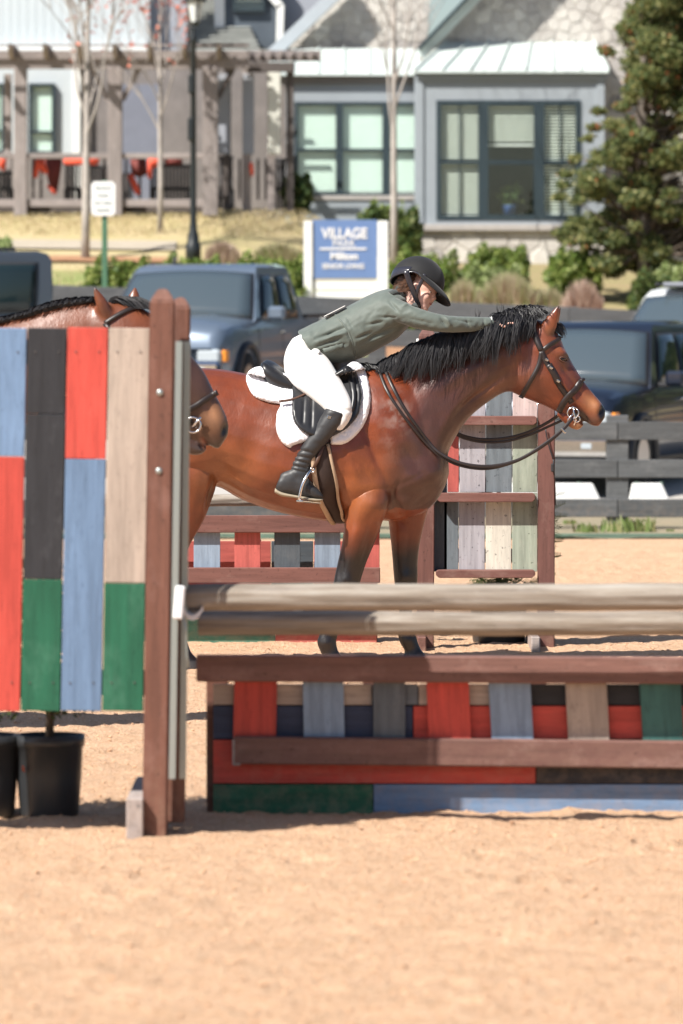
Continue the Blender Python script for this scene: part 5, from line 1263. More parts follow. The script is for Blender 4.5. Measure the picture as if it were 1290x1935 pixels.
FF = [((815,925),(735,935),.08,-.02),((812,955),(732,965),.075),((803,990),(735,995),.066),((794,1030),(739,1032),.054),((790,1065),(742,1066),.047),((790,1092),(744,1092),.046),((788,1115),(747,1115),.042),((781,1140),(753,1140),.028),((780,1185),(753,1185),.027),((787,1204),(752,1204),.033),((790,1216),(756,1218),.035),((796,1230),(764,1232),.031),((804,1240),(762,1243),.040),((812,1262),(755,1262),.054),((812,1263.5),(755,1263.5),.052)]
NH = [((412,860),(262,860),.12,.04),((412,905),(258,900),.115),((402,945),(265,940),.10),((385,985),(275,975),.08),((362,1025),(285,1020),.06),((345,1062),(290,1055),.045),((338,1090),(288,1083),.042),((335,1112),(298,1108),.036),((336,1140),(307,1138),.027),((342,1175),(314,1172),.027),((352,1200),(318,1198),.034),((358,1215),(324,1216),.035),((364,1230),(334,1232),.031),((376,1243),(334,1244),.042),((384,1262),(328,1262),.054),((384,1263.5),(328,1263.5),.052)]
FH = [((x[0]-42 if i > 3 else x[0]-14, y[0]), (x[1]-42 if i > 3 else x[1]-8, y[1]), hw) for i, (x, y, hw) in enumerate([((s[0][0],s[1][0]), (s[0][1],s[1][1]), s[2]) for s in NH])]
FH = [((x0, y0_), (x1, y1_), hw) for ((x0, y0_), (x1, y1_), hw) in [((a[0], a[1]), (b_[0], b_[1]), c_) for (a, b_, c_) in FH]]
parts = [ring_loft(TR, D0), ring_loft(NK, D0), ring_loft(HD, D0, 4, 28), ring_loft(CH, D0), leg_loft(NF, D0, -.155), leg_loft(FF, D0, .125), leg_loft(NH, D0, -.15), leg_loft([((s[0][0]-40*sstep(900,1060,s[0][1]), s[0][1]), (s[1][0]-40*sstep(900,1060,s[1][1]), s[1][1]), s[2]) for s in NH], D0, .15),
         ear((1024,641), (1055,577), 15.5, -.055, D0), ear((1036,636), (1061,577), 10, .055, D0)]
hm = organic('body', parts, .0085, 5, .5)
co = get_co(hm); no = get_no(hm); px, py = to_px(co, D0); side = np.clip(np.abs(no[:,1])*1.4, 0, 1); disp = np.zeros(len(co))
for (x, y, rx, ry, rot, a) in [
    # shoulder, chest, forearm
    (735,800,34,85,-22,.022),(790,900,34,26,0,.022),(690,925,40,30,10,.018),(640,930,16,45,10,-.014),(705,955,26,20,0,.012),(775,870,14,60,-30,-.010),(820,880,18,30,0,.010),(748,950,10,40,-20,-.014),
    (660,870,30,50,0,.008),(700,830,12,70,-20,-.008),(672,1010,12,40,10,.010),(700,1000,7,40,15,-.005),(765,950,22,14,20,.010),
    # neck
    (770,760,16,90,40,-.003),(800,740,36,60,40,.006),(880,700,60,16,-28,.008),(905,745,60,8,-38,-.010),(870,780,50,9,-45,-.008),(940,700,16,34,0,-.008),(845,800,40,14,-55,.008),
    # barrel
    (560,880,70,60,0,.006),(470,870,24,70,15,-.010),(430,900,20,40,-20,-.016),(400,940,8,30,10,-.014),(380,860,60,60,0,.010),(350,760,60,50,0,.010),(520,940,80,16,8,-.004),(630,960,12,24,0,-.008),
    # head: cheek, jaw groove, facial crest, eye socket, hollows
    (1005,715,30,26,20,.012),(1034,738,8,34,-35,-.004),(1068,733,36,5,52,.007),(1078,716,34,5,54,-.005),(1062,668,12,8,30,.010),(1070,700,12,16,50,-.006),(1048,654,10,7,0,-.006),(1102,764,14,10,50,.004),(1086,772,10,7,40,-.004),
    (977,700,8,34,10,-.008),(1030,655,16,10,0,.004),(1128,768,10,8,60,.005)]:
    disp += 1.75*a*gauss(px, py, x, y, rx, ry, rot)
for i in range(7): disp += .0007*gauss(px, py, 480+26*i, 870, 7, 60, 12)
for (x, y, rx, ry, rot, a) in [(655,1092,9,11,0,.006),(642,1080,4,14,0,-.004),(660,1118,14,4,0,-.003),(632,1190,3,30,12,-.003),(618,1211,8,8,0,.005),(767,1092,9,11,0,.006),(764,1160,3,30,0,-.003),(770,1211,8,8,0,.005),(690,1045,4,34,22,-.005),(676,1035,5,30,20,.005),(655,1050,4,30,10,-.004),(770,1035,4,40,5,-.004),
    (720,985,22,5,30,-.007),(655,975,5,22,-10,-.008),(800,935,20,5,-40,-.005),(745,925,5,26,20,-.006),(440,935,30,5,25,-.004),(418,915,4,22,-25,-.007),(708,860,5,50,-25,-.005),(768,905,34,4,-28,-.004),(1040,760,24,3,40,-.004),(990,690,3,22,10,-.005),(1096,742,10,3,55,-.004)]: disp += a*gauss(px, py, x, y, rx, ry, rot)
u_, w_ = px*.5+py*.87, -px*.87+py*.5
disp += .0035*(vnoise(u_*.03+9, w_*.11+70, 23)-.5)*gauss(px,py,700,880,140,110)
disp += .004*(vnoise(px*.02+50, py*.02, 21)-.5)+.0015*(vnoise(px*.08+90, py*.08, 22)-.5)
co2 = co+no*(disp*side)[:,None]
# nostril and mouth are hollows
nz = gauss(px, py, 1135, 777, 4.5, 9, 25)*side; co2 -= no*(.016*nz)[:,None]
mo = gauss(px, py, 1107, 793, 3.2, 13, -30)*side; co2 -= no*(.010*mo)[:,None]
set_co(hm, co2)
def mixn(c, t, col): return c*(1-t[:,None])+np.array(col)[None]*t[:,None]
def bay_colours(px, py, no, head_shift=None, legs=True):
    c = np.tile(np.array([.195,.040,.0125]), (len(px),1))
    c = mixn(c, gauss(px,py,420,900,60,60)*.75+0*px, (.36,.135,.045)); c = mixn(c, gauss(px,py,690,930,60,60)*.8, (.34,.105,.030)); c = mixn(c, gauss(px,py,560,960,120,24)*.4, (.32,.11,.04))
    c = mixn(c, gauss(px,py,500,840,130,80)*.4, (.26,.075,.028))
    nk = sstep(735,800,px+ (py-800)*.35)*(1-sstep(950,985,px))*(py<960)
    c = mixn(c, nk*.9, (.065,.026,.020)); c = mixn(c, gauss(px,py,830,890,22,75,0)*.7, (.06,.022,.016)); c = mixn(c, gauss(px,py,775,850,40,60,0)*.35, (.10,.045,.035))  # chest front: shade away from the sun painted into the coat
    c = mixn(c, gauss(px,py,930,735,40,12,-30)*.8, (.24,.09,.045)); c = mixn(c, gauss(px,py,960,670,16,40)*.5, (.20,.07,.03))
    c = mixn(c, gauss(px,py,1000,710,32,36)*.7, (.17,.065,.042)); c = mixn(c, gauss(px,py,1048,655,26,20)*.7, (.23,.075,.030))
    c = mixn(c, gauss(px,py,1082,705,26,26,50)*.7, (.095,.035,.024)); c = mixn(c, gauss(px,py,1117,762,22,14,50)*.9, (.40,.175,.075)); c = mixn(c, gauss(px,py,1092,808,13,8)*.9, (.42,.22,.10))  # first blend darkens the face front, shade put into the coat colour
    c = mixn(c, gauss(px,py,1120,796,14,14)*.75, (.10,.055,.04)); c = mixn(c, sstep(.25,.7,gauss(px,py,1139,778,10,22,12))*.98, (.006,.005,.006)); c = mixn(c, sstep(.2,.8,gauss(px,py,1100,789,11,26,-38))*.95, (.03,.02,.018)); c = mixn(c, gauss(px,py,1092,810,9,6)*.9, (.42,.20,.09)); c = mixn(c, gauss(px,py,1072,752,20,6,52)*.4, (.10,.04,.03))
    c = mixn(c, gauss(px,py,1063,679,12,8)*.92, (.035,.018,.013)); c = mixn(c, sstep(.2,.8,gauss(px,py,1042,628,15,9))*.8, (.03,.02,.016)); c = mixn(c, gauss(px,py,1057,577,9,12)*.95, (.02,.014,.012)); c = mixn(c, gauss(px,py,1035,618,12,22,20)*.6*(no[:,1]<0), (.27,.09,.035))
    if legs:
        wl = 10*(vnoise(px*.05+3,py*.02,61)-.5); dk = sstep(995,1062,py+wl); c = mixn(c, dk*.98, (.0045,.004,.0045)); c = mixn(c, sstep(1242,1247,py), (.055,.048,.045))
        c = mixn(c, gauss(px,py,403,935,7,30)*.6, (.04,.03,.02))
    # rubbed and sweaty lighter marks at the rein and shoulder
    wn = vnoise(px*.06, py*.06, 31)*.6+vnoise(px*.25,py*.25,35)*.4; c = mixn(c, np.clip(sstep(.3,.75,wn)*(gauss(px,py,752,775,20,34,-30)+.45*gauss(px,py,735,800,22,60)),0,1)*.5, (.42,.35,.31))
    n2 = vnoise(px*.05, py*.05, 32); c *= (.80+.26*n2)[:,None]
    return c
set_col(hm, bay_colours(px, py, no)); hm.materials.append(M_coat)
HB = thing('horse', 'bay horse with a black mane standing side on under the rider', 'horse', (X(560,D0), D0, 0))
ho = bpy.data.objects.new('body', hm); attach(ho, HB)
SH = Surf(hm, D0)
eb = SH.at(1062,679, -.006)[0]; V, Fc = ellipsoid(eb, (.021,.011,.014)); mesh_obj('eye', V, Fc, M_eye, HB, True)
eb2 = SH.at(1062,679, -.006, 1)[0]; V, Fc = ellipsoid(eb2, (.021,.011,.014)); mesh_obj('eye', V, Fc, M_eye, HB, True)
M_lid = m_plain('eyelid', (.10,.045,.03), .5, .1, bmp=0)
for dy, nm in ((-4.5,'eyelid'),(4.6,'eyelid')):
    pts = [SH.at(1062+a, 679+dy*(1-(a/8)**2)+a*.25, .004)[0] for a in (-8,-5,-2,2,5,8)]; tube(nm, pts, [.002,.004,.0048,.0048,.004,.002], M_lid, HB, 6)
# mane
crest = [(700,697),(735,683),(775,663),(815,647),(855,633),(900,621),(945,610),(985,600),(1012,600)]; cxs, cys = zip(*crest)
bott = np.array([(700,735),(740,735),(770,742),(808,742),(847,733),(881,724),(912,705),(936,706),(959,716),(990,688),(1015,672)])
def locks(n, per, xr, lean, Lk=1.0, yo0=(-.03,.012)):
    R_ = []
    for i in range(n):
        x0 = random.uniform(*xr); tipdx = lean+random.uniform(-.28,.22); Lf = random.choice((.55,.8,.95,1.0,1.15))*random.uniform(.85,1.08); wv = random.uniform(-.45,.45); lay = random.random()
        for j in range(per):
            dx = random.gauss(0, 5.5); x = min(1014, max(xr[0], x0+dx)); y = np.interp(x, cxs, cys)+random.uniform(-4,5)
            L = (np.interp(x, bott[:,0], bott[:,1])-y)*D0/FPX*Lf*Lk*random.uniform(.85,1.05)*1.14; cv_ = -dx*D0/FPX/max(L,.05)*.75
            R_.append((Q3(x, y, random.uniform(*yo0), D0), [Vector((tipdx*.2,-.9,.5)), Vector((tipdx+wv*.6,-.7,-.4)), Vector((tipdx-wv+cv_,-.22-.1*lay,-1)), Vector((tipdx+wv+cv_*1.3,-.02,-1)), Vector((tipdx*.6-wv*.5+cv_,.02,-1))], L, random.uniform(.6,1.4)))
    return R_
roots = locks(170, 26, (722,1012), -.30)+locks(26, 8, (690,724), .1, .8)+locks(60, 5, (740,1010), -.1, 1.12)
hair('mane', SH, roots, M_mane, HB, 9, .0025, .011)
roots = []
for i in range(620):      # tousled top of the mane by the poll and the hand
    u = random.random(); x = 935+75*u; y = np.interp(x, cxs, cys)+random.uniform(-3,6); a = random.uniform(-2.4,.2)
    up = random.uniform(.5,1.2); roots.append((Q3(x, y, random.uniform(-.05,.03), D0), [Vector((random.uniform(-.5,.5),-.2,up)), Vector((math.cos(a)*.9,-.6,.3)), Vector((math.cos(a),-.5,-.6)), Vector((random.uniform(-.5,.4),-.1,-1))], random.uniform(.08,.17), random.uniform(.6,1.3)))
for i in range(260):
    x = random.uniform(975,1014); roots.append((Q3(x, np.interp(x, cxs, cys), random.uniform(-.03,.03), D0), [Vector((.15,0,1)), Vector((random.uniform(-.1,.9),-.3,.5)), Vector((.7,-.5,-.5)), Vector((.2,-.1,-1))], random.uniform(.07,.15), 1.1))
for i in range(16):      # spikes
    x = random.choice((944,950,939,904,896)); roots.append((Q3(x+random.uniform(-2,2), 600+random.uniform(0,6), -.03, D0), [Vector((.25,-.1,1)), Vector((random.uniform(-.3,.25),0,1)), Vector((random.uniform(-.5,.2),0,.8))], random.uniform(.03,.07) if x < 930 else random.uniform(.05,.10), .45))
for i in range(60):      # wisps at the withers
    roots.append((Q3(random.uniform(672,700), 697+random.uniform(-2,3), random.uniform(-.05,.02), D0), [Vector((.1,-.5,.6)), Vector((.6,-.6,-.1)), Vector((.5,-.2,-1))], random.uniform(.05,.13), .9))
hair('mane_top', SH, roots, M_mane, HB, 7, .0034, .008)
roots = []
for i in range(200):
    roots.append((Q3(random.uniform(1022,1046), 612+random.uniform(0,12), random.uniform(-.035,.035), D0), [Vector((.6,-.1,.3)), Vector((.8,-.35,-.5)), Vector((.35,-.15,-1)), Vector((.3,0,-1))], random.uniform(.05,.11), 1))
hair('forelock', SH, roots, M_mane, HB, 6, .0034, .006)
# tail, hidden behind the wing
roots = []
for i in range(500):
    roots.append((Q3(250+random.uniform(-6,6), 745+random.uniform(-6,10), random.uniform(-.03,.03), D0), [Vector((-1,random.uniform(-.3,.3),.2)), Vector((-.4,0,-1)), Vector((0,random.uniform(-.1,.1),-1)), Vector((.05,0,-1))], random.uniform(.7,1.0), 2))
hair('tail', None, roots, M_mane, HB, 8, .004)

# ------------------------------------------------------------------ bridle
BR = thing('bridle', 'dark leather bridle with a steel bit and reins on the bay horse head', 'bridle', Q3(1050,700,0,D0))
for s in (-1, 1):
    strap('crown_piece', SH, [(1003,606),(1006,622),(1013,645),(1021,662)], .032, M_leather, BR, .008, s)
    strap('brow_band', SH, [(1021,664),(1036,652),(1050,644),(1058,637)], .024, M_leather, BR, .007, s)
    strap('throat_latch', SH, [(1021,664),(1016,690),(1003,715),(992,735),(984,751)], .024, M_leather, BR, .008, s)
    strap('cheek_piece', SH, [(1021,664),(1030,685),(1044,706),(1053,724),(1066,743),(1079,760)], .028, M_leather, BR, .008, s)
    strap('nose_band', SH, [(1096,721),(1091,728),(1084,737),(1073,747),(1062,762),(1056,779)], .034, M_leather, BR, .009, s)
    strap('cheek_keeper', SH, [(1034,689),(1046,708),(1053,722)], .036, M_leather, BR, .012, s, .005)
    for (a, b) in ((1030,680),(1038,695),(1053,718)):
        c, n = SH.at(a, b, .018, s); box('buckle', c, (.020,.008,.014), M_bit, BR, .003, (0, .6, 0))
tube('crown_piece', [Q3(1002,609,-.06,D0), Q3(1003,600,-.03,D0), Q3(1003,598,0,D0), Q3(1003,600,.03,D0), Q3(1002,609,.06,D0)], .010, M_leather, BR, 6)
tube('nose_band', [Q3(1096,720,-.050,D0), Q3(1102,717,-.02,D0), Q3(1102,717,.02,D0), Q3(1096,720,.050,D0)], .010, M_leather, BR, 6)
bc = SH.at(1081,772, .018)[0]
def torus(name, c, R, r, mat, parent, nrm=(0,1,0), n=20, sx=1.0):
    z = Vector(nrm).normalized(); a = z.orthogonal().normalized(); b = z.cross(a); pts = [Vector(c)+a*math.cos(2*math.pi*i/n)*R+b*math.sin(2*math.pi*i/n)*R*sx for i in range(n+1)]
    return tube(name, pts, r, mat, parent, 6)
torus('bit_ring', bc+Vector((-.004,-.006,-.018)), .030, .0042, M_bit, BR); torus('bit_ring', bc+Vector((.016,-.004,-.050)), .017, .004, M_bit, BR)
tube('bit_shank', [bc+Vector((-.002,-.006,.02)), bc+Vector((.0,-.010,-.02)), bc+Vector((.012,-.006,-.055)), bc+Vector((.0,-.006,-.085))], .0048, M_bit, BR, 6)
tube('bit_shank', [bc+Vector((.0,-.010,-.02)), bc+Vector((-.03,-.006,-.05)), bc+Vector((-.035,-.006,-.078))], .004, M_bit, BR, 6)
torus('bit_ring', bc+Vector((-.004,.13,-.018)), .030, .0042, M_bit, BR)
tube('curb_strap', [bc+Vector((-.004,0,-.01)), bc+Vector((.012,-.004,-.03)), bc+Vector((.028,-.002,-.06))], .007, M_leather, BR, 6)
def rein(name, pts, r=.0075, mat=M_leather): return tube(name, spline(pts, 8), r*1.0, mat, BR, 8, .32)
q = lambda a, b, y: Q3(a, b, y, D0)
r1 = [q(1080,790,-.09), q(1060,812,-.12), q(1020,842,-.15), q(975,868,-.17), q(925,879,-.19), q(872,874,-.20), q(830,855,-.19)]
sp_ = [SH.at(a, b, .014)[0] for a, b in ((806,832),(780,800),(756,765),(738,730),(724,697))]
r1b = r1+sp_+[q(722,688,-.03), q(724,687,.03)]
rein('rein', r1b, .0085)
r2 = [q(1074,796,-.08), q(1050,822,-.11), q(1008,852,-.14), q(965,873,-.16), q(915,884,-.18), q(865,877,-.185), q(828,858,-.18)]+[SH.at(a, b, .013)[0] for a, b in ((800,835),(772,802),(745,766),(727,735),(714,700))]+[q(712,691,-.03), q(714,690,.03)]
rein('rein', r2, .008)
rein('rein', [q(1058,784,.09), q(1035,800,.13), q(1000,818,.16), q(960,829,.18), q(915,832,.19), q(880,826,.19), q(855,815,.18)], .0085)
rein('rein', [q(1070,792,.09), q(1040,806,.13), q(1005,822,.16), q(960,835,.18), q(915,837,.19), q(880,830,.19), q(858,820,.18)], .007)
box('rein_clip', q(1062,813,-.13), (.035,.012,.012), M_bit, BR, .003, (0, .8, 0))
# ------------------------------------------------------------------ saddle, pad, girth
M_fleece = m_plain('white_fleece', (.80,.79,.82), .95, .05, 40, bmp=.5, bd=.005, spec=.1)
M_tanweb = m_plain('tan_webbing', (.42,.30,.20), .8, .12, 20)
M_girth = m_plain('dark_girth', (.035,.02,.016), .7, .15, 12)
SD = thing('saddle', 'black leather jumping saddle with stirrups on the bay horse', 'saddle', Q3(590,700,0,D0))
PD = thing('saddle_pad', 'fluffy white fleece saddle pad under the black saddle', 'saddle pad', Q3(600,760,0,D0))
pad = [(466,722),(468,705),(482,694),(505,694),(550,708),(600,712),(640,706),(655,690),(668,683),(682,688),(692,706),(699,738),(699,765),(692,792),(675,818),(652,836),(626,838),(617,825),(560,838),(548,844),(532,832),(523,810),(524,780),(530,764),(508,760),(480,748)]
for s in (-1, 1): patch('fleece', SH, pad, .022, M_fleece, PD, 9, .006, s, 2.0, .006, .13)
flap = [(556,726),(600,720),(640,700),(656,690),(672,705),(682,730),(684,760),(672,790),(650,812),(618,826),(585,822),(560,805),(552,780),(553,750)]
for s in (-1, 1):
    patch('flap', SH, flap, .012, M_blackleather, SD, 3, .042, s, 2.0, 0, .16, ((575,745,572,800,.004,2.5),(590,745,588,808,.004,2.5)))
    patch('knee_roll', SH, [(650,692),(664,700),(674,725),(677,752),(668,778),(656,790),(660,760),(658,730),(648,706)], .026, M_blackleather, SD, 7, .045, s, 2.0, 0, .17)
M_suede = m_plain('saddle_suede', (.03,.03,.032), .7, .1)
# seat
rows = []
for (x_, y_, hw, dr) in [(494,688,.06,.012),(498,681,.12,.02),(508,679,.155,.03),(522,686,.165,.04),(545,704,.155,.05),(575,716,.13,.055),(605,716,.115,.055),(630,707,.10,.05),(648,694,.085,.04),(658,687,.065,.03),(664,690,.04,.02)]:
    r_ = []
    for j in range(-8, 9):
        u = j/8; r_.append(Vector(((x_-CX)*D0/FPX, D0+hw*u, CAMH+(HY-y_)*D0/FPX-dr*(abs(u)**2.2)*1.5+.012*(abs(u)**2)*(1 if x_ < 530 else 0))))
    rows.append(r_)
V, Fc = loft_rows(rows); o = mesh_obj('seat', V, Fc, M_blackleather, SD, True); m_ = o.modifiers.new('s','SUBSURF'); m_.levels = m_.render_levels = 2; so = o.modifiers.new('t','SOLIDIFY'); so.thickness = .03; so.offset = 1 
cant = organic('cantle', [ring_loft([((492,690),(496,712),.08,-.07,0),((498,683),(506,726),.07,-.10,0),((520,694),(522,737),.06,-.12,0),((545,710),(545,742),.05,-.13,0),((562,720),(562,742),.04,-.13,0)], D0, 4, 16), ring_loft([((492,690),(496,712),.08,.07,0),((498,683),(506,726),.07,.10,0),((520,694),(522,737),.06,.12,0),((545,710),(545,742),.05,.13,0),((562,720),(562,742),.04,.13,0)], D0, 4, 16)], .008, 3)
cant.materials.append(M_blackleather); attach(bpy.data.objects.new('cantle', cant), SD)
strap('billet_strap', SH, [(527,768),(548,766),(575,757),(590,752)], .012, M_brownleather, SD, .055)
for s in (-1, 1):
    strap('girth', SH, [(605,835),(612,880),(622,930),(634,972),(640,984)], .105, M_girth, SD, .010, s, .005)
    strap('girth_edge', SH, [(590,840),(592,880),(601,930),(618,968),(630,984)], .026, M_tanweb, SD, .018, s, .006)
    strap('girth_edge', SH, [(618,838),(628,880),(637,925),(647,962),(650,978)], .016, M_tanweb, SD, .018, s, .005)
# ------------------------------------------------------------------ the second horse
D1h = 21.5
def sh(secs, dx, dy, dk): return [((a[0]+dx, a[1]+dy), (b_[0]+dx, b_[1]+dy), *r) for (a, b_, *r) in secs]
def body2():
    # trunk and legs of the same build, set further left and nearer; rescaled from the first horse
    k = D0/D1h; gy = HY+CAMH*FPX/D1h
    def cv(s, dxm):
        out = []
        for (a, b_, *r) in s:
            f = lambda p: ((p[0]-850)*k+dxm, gy-(1263-p[1])*k)
            out.append((f(a), f(b_), *r))
        return out
    dx = -30
    nk = [((-250,690),(-150,980),.13,0,.2),((-200,665),(-80,950),.155,0,.3),((-140,640),(-40,890),.15,0,.35),((-80,626),(20,830),.14,0,.4),((-10,610),(75,780),.125,0,.4),((50,596),(120,750),.11,0,.35),((110,577),(160,735),.10,0,.3),((170,568),(200,735),.095,0,.2)]
    hd = [((165,573),(165,720),.08,0,0),((205,570),(195,740),.10,0,-.1),((245,572),(225,760),.11,0,-.1),((285,592),(255,780),.11,0,-.1),((318,622),(285,800),.105,0,-.05),((345,652),(312,815),.09,0,0),((368,680),(338,828),.075,0,0),((387,705),(362,832),.065,0,0),((405,742),(378,836),.06,0,.1),((420,770),(388,838),.058,0,.1),((431,798),(400,844),.05,0,.1),((431,822),(412,850),.036,0,.1)]
    ch = [((330,815),(320,835),.045),((355,825),(345,850),.042),((378,838),(362,860),.038),((392,848),(380,859),.028)]
    P_ = [ring_loft(cv(TR, dx), D1h), ring_loft(nk, D1h), ring_loft(hd, D1h, 4, 28), ring_loft(ch, D1h), leg_loft(cv(NF, dx-20), D1h, -.15), leg_loft(cv(FF, dx-30), D1h, .13), leg_loft(cv(NH, dx), D1h, -.15), leg_loft(cv([((s[0][0]-30, s[0][1]), (s[1][0]-30, s[1][1]), s[2]) for s in NH], dx), D1h, .15),
          ear((204,596), (178,540), 13, -.07, D1h), ear((250,584), (254,541), 15, .06, D1h)]
    return organic('body', P_, .010, 5, .5)
h2 = body2(); co = get_co(h2); no = get_no(h2); px, py = to_px(co, D1h); side = np.clip(np.abs(no[:,1])*1.4, 0, 1)
dd = .014*gauss(px,py,425,812,5,12,20); co -= no*(dd*side)[:,None]; dd = .012*gauss(px,py,386,838,4,14,-30)+.008*gauss(px,py,395,770,8,20,-20)-.010*gauss(px,py,350,760,30,8,60); co -= no*(dd*side)[:,None]; set_co(h2, co)
c = np.tile(np.array([.17,.05,.02]), (len(px),1)); c = mixn(c, sstep(300,350,px)*.85, (.055,.03,.022)); c = mixn(c, gauss(px,py,405,785,22,26,0)*.9, (.36,.17,.08)); c = mixn(c, sstep(.3,1,gauss(px,py,426,812,11,20,10))*.98, (.014,.012,.012))
c = mixn(c, gauss(px,py,370,700,16,40,-25)*.6, (.09,.045,.035)); c = mixn(c, gauss(px,py,395,845,30,11)*.85, (.05,.045,.04)); c = mixn(c, gauss(px,py,384,838,5,14,-20)*.9, (.35,.16,.12)); c = mixn(c, gauss(px,py,200,588,10,14)*.5, (.03,.02,.02)); c = mixn(c, sstep(1120,1210,py), (.0045,.004,.0045))
c = mixn(c, gauss(px,py,179,542,7,10)*.9, (.03,.02,.02)); c *= (.88+.24*vnoise(px*.05,py*.05,33))[:,None]; set_col(h2, c); h2.materials.append(M_coat)
H2b = thing('horse', 'second bay horse behind the tall wing, only its ears and muzzle showing', 'horse', (X(-100,D1h), D1h, 0))
attach(bpy.data.objects.new('body', h2), H2b); S2 = Surf(h2, D1h)
roots = []
for i in range(1500):
    x = random.uniform(-160, 185); y = np.interp(x, [-200,-140,-80,-10,50,110,170,190], [672,648,627,611,597,580,569,569]); L = random.uniform(.035,.07)*(1.25 if 70 < x < 150 else 1)
    roots.append((Q3(x, y+3, random.uniform(-.035,.03), D1h), [Vector((-.3,-.15,1)), Vector((-.3,-.5,.35)), Vector((-.5,-.5,-.6)), Vector((-.3,0,-1))], L, 1.3))
for i in range(420):
    x = random.uniform(205, 262); roots.append((Q3(x, np.interp(x,[205,245,285],[572,574,594]), random.uniform(-.04,.04), D1h), [Vector((.4,-.2,.6)), Vector((.9,-.35,-.2)), Vector((.8,-.2,-.8)), Vector((.5,-.1,-1))], random.uniform(.08,.16), 1.2))
hair('mane', S2, roots, M_mane, H2b, 6, .004, .006)
V, Fc = ellipsoid(S2.at(318,665,-.006)[0], (.018,.01,.013)); mesh_obj('eye', V, Fc, M_eye, H2b, True)
B2 = thing('bridle', 'bridle on the second horse, its noseband showing beside the post', 'bridle', Q3(350,750,0,D1h))
for s in (-1, 1):
    strap('nose_band', S2, [(410,742),(392,752),(372,766),(350,778),(335,800)], .026, M_leather, B2, .008, s); strap('brow_band', S2, [(200,612),(222,598),(246,586),(268,580)], .020, M_leather, B2, .008, s)
    strap('cheek_piece', S2, [(200,612),(240,660),(300,720),(345,770),(362,800)], .022, M_leather, B2, .008, s)
c = S2.at(366,800,.02)[0]; torus('bit_ring', c, .034, .005, M_bit, B2); tube('bit_bar', [c+Vector((-.005,0,-.01)), c+Vector((.035,-.01,.035))], .006, M_bit, B2, 6)
# ------------------------------------------------------------------ the rider
RD = thing('person', 'rider in green jacket, white breeches and black helmet hugging the bay horse neck', 'person', Q3(590,720,0,D0))
def cloth_mat(name, c, rough=.75, fine=.1, sheen=.3, bscale=18, bstr=.25):
    m, t, b = new_mat(name); f = noise(t, coords(t, (bscale,)*3), 1, 5, .6); g = noise(t, coords(t, (bscale*14,)*3), 1, 2, .5)
    t.links.new(ramp(t, f, [(.3,scl(c,1-fine)),(.7,scl(c,1+fine))]), b.inputs['Base Color']); b.inputs['Roughness'].default_value = rough
    b.inputs['Sheen Weight'].default_value = sheen; b.inputs['Specular IOR Level'].default_value = .3; bump(t, b, g, bstr, .001); return m
M_jacket = cloth_mat('green_jacket', (.10,.12,.105), .6); M_breech = cloth_mat('white_breeches', (.80,.785,.76), .7, .03); M_skin = m_plain('skin', (.78,.46,.37), .45, .06, 30, bmp=.05)
M_boot = m_gloss('black_boot', (.028,.028,.03), .5); M_sole = m_plain('boot_sole', (.30,.25,.18), .8, .1); M_helm = cloth_mat('black_helmet', (.011,.011,.012), .7, .1, .1); M_shell = m_gloss('helmet_gloss', (.03,.03,.04), .22)
M_hair = m_hair('brown_hair', (.06,.028,.016), (.15,.07,.035), .4); M_collar = cloth_mat('dark_collar', (.03,.035,.033), .7); M_lip = m_plain('lips', (.50,.16,.13), .4, .03, bmp=0); M_eyew = m_gloss('eye_white', (.7,.68,.66), .1); M_iris = m_gloss('iris', (.05,.03,.02), .08); M_brow = m_plain('eyebrow', (.09,.045,.03), .8)
q = lambda a, b, y: Q3(a, b, y, D0)
# head frame: x forward, z up
HC = q(795,546,-.02); HR = (Matrix.Rotation(math.radians(-26), 3, 'Z') @ Matrix.Rotation(math.radians(15), 3, 'Y') @ Matrix.Rotation(math.radians(-18), 3, 'X'))
def hp(x, y, z): return HC+HR@Vector((x*.9, y*.92, z))
def hell(c, r, n=12): return ellipsoid(hp(*c), r, n, HR)
head_parts = [hell((0,0,.02),(.092,.074,.088)), hell((.030,0,-.040),(.062,.060,.070)), hell((.052,0,-.085),(.034,.036,.030)), hell((.074,0,-.098),(.016,.020,.016)),
    tube_part([hp(.086,0,.004), hp(.097,0,-.016), hp(.108,0,-.036)], [.008,.010,.0115]), hell((.094,.011,-.040),(.010,.008,.008)), hell((.094,-.011,-.040),(.010,.008,.008)),
    hell((.084,0,-.066),(.013,.022,.010)), hell((.060,.036,-.040),(.028,.024,.026)), hell((.060,-.036,-.040),(.028,.024,.026)), hell((.078,0,.016),(.018,.045,.012)),
    hell((-.010,-.078,-.004),(.018,.009,.028)), hell((-.010,.078,-.004),(.018,.009,.028)),
    tube_part([hp(-.02,0,-.05), hp(-.045,0,-.10), q(755,572,0)], [.056,.052,.06])]
torso = ring_loft([((572,648),(596,680),.10,0,0),((600,625),(636,680),.115,0,0),((640,597),(690,668),.13,0,0),((690,573),(738,644),.145,0,0),((725,556),(765,622),.15,0,0),((748,556),(775,600),.10,0,0)], D0)
def arm_pts(s): return [q(744,586,s*.15), q(790,603,s*.185), q(838,611,s*.19), q(882,612,s*.155), q(926,610,s*.105)]
def finger(base, d0, d1, d2, L, r): 
    a = Vector(base); b = a+Vector(d0).normalized()*L*.42; c = b+Vector(d1).normalized()*L*.33; e = c+Vector(d2).normalized()*L*.25
    return tube_part([a, b, c, e], [r, r*.95, r*.88, r*.6], 4, 10)
body_parts = head_parts+[torso]
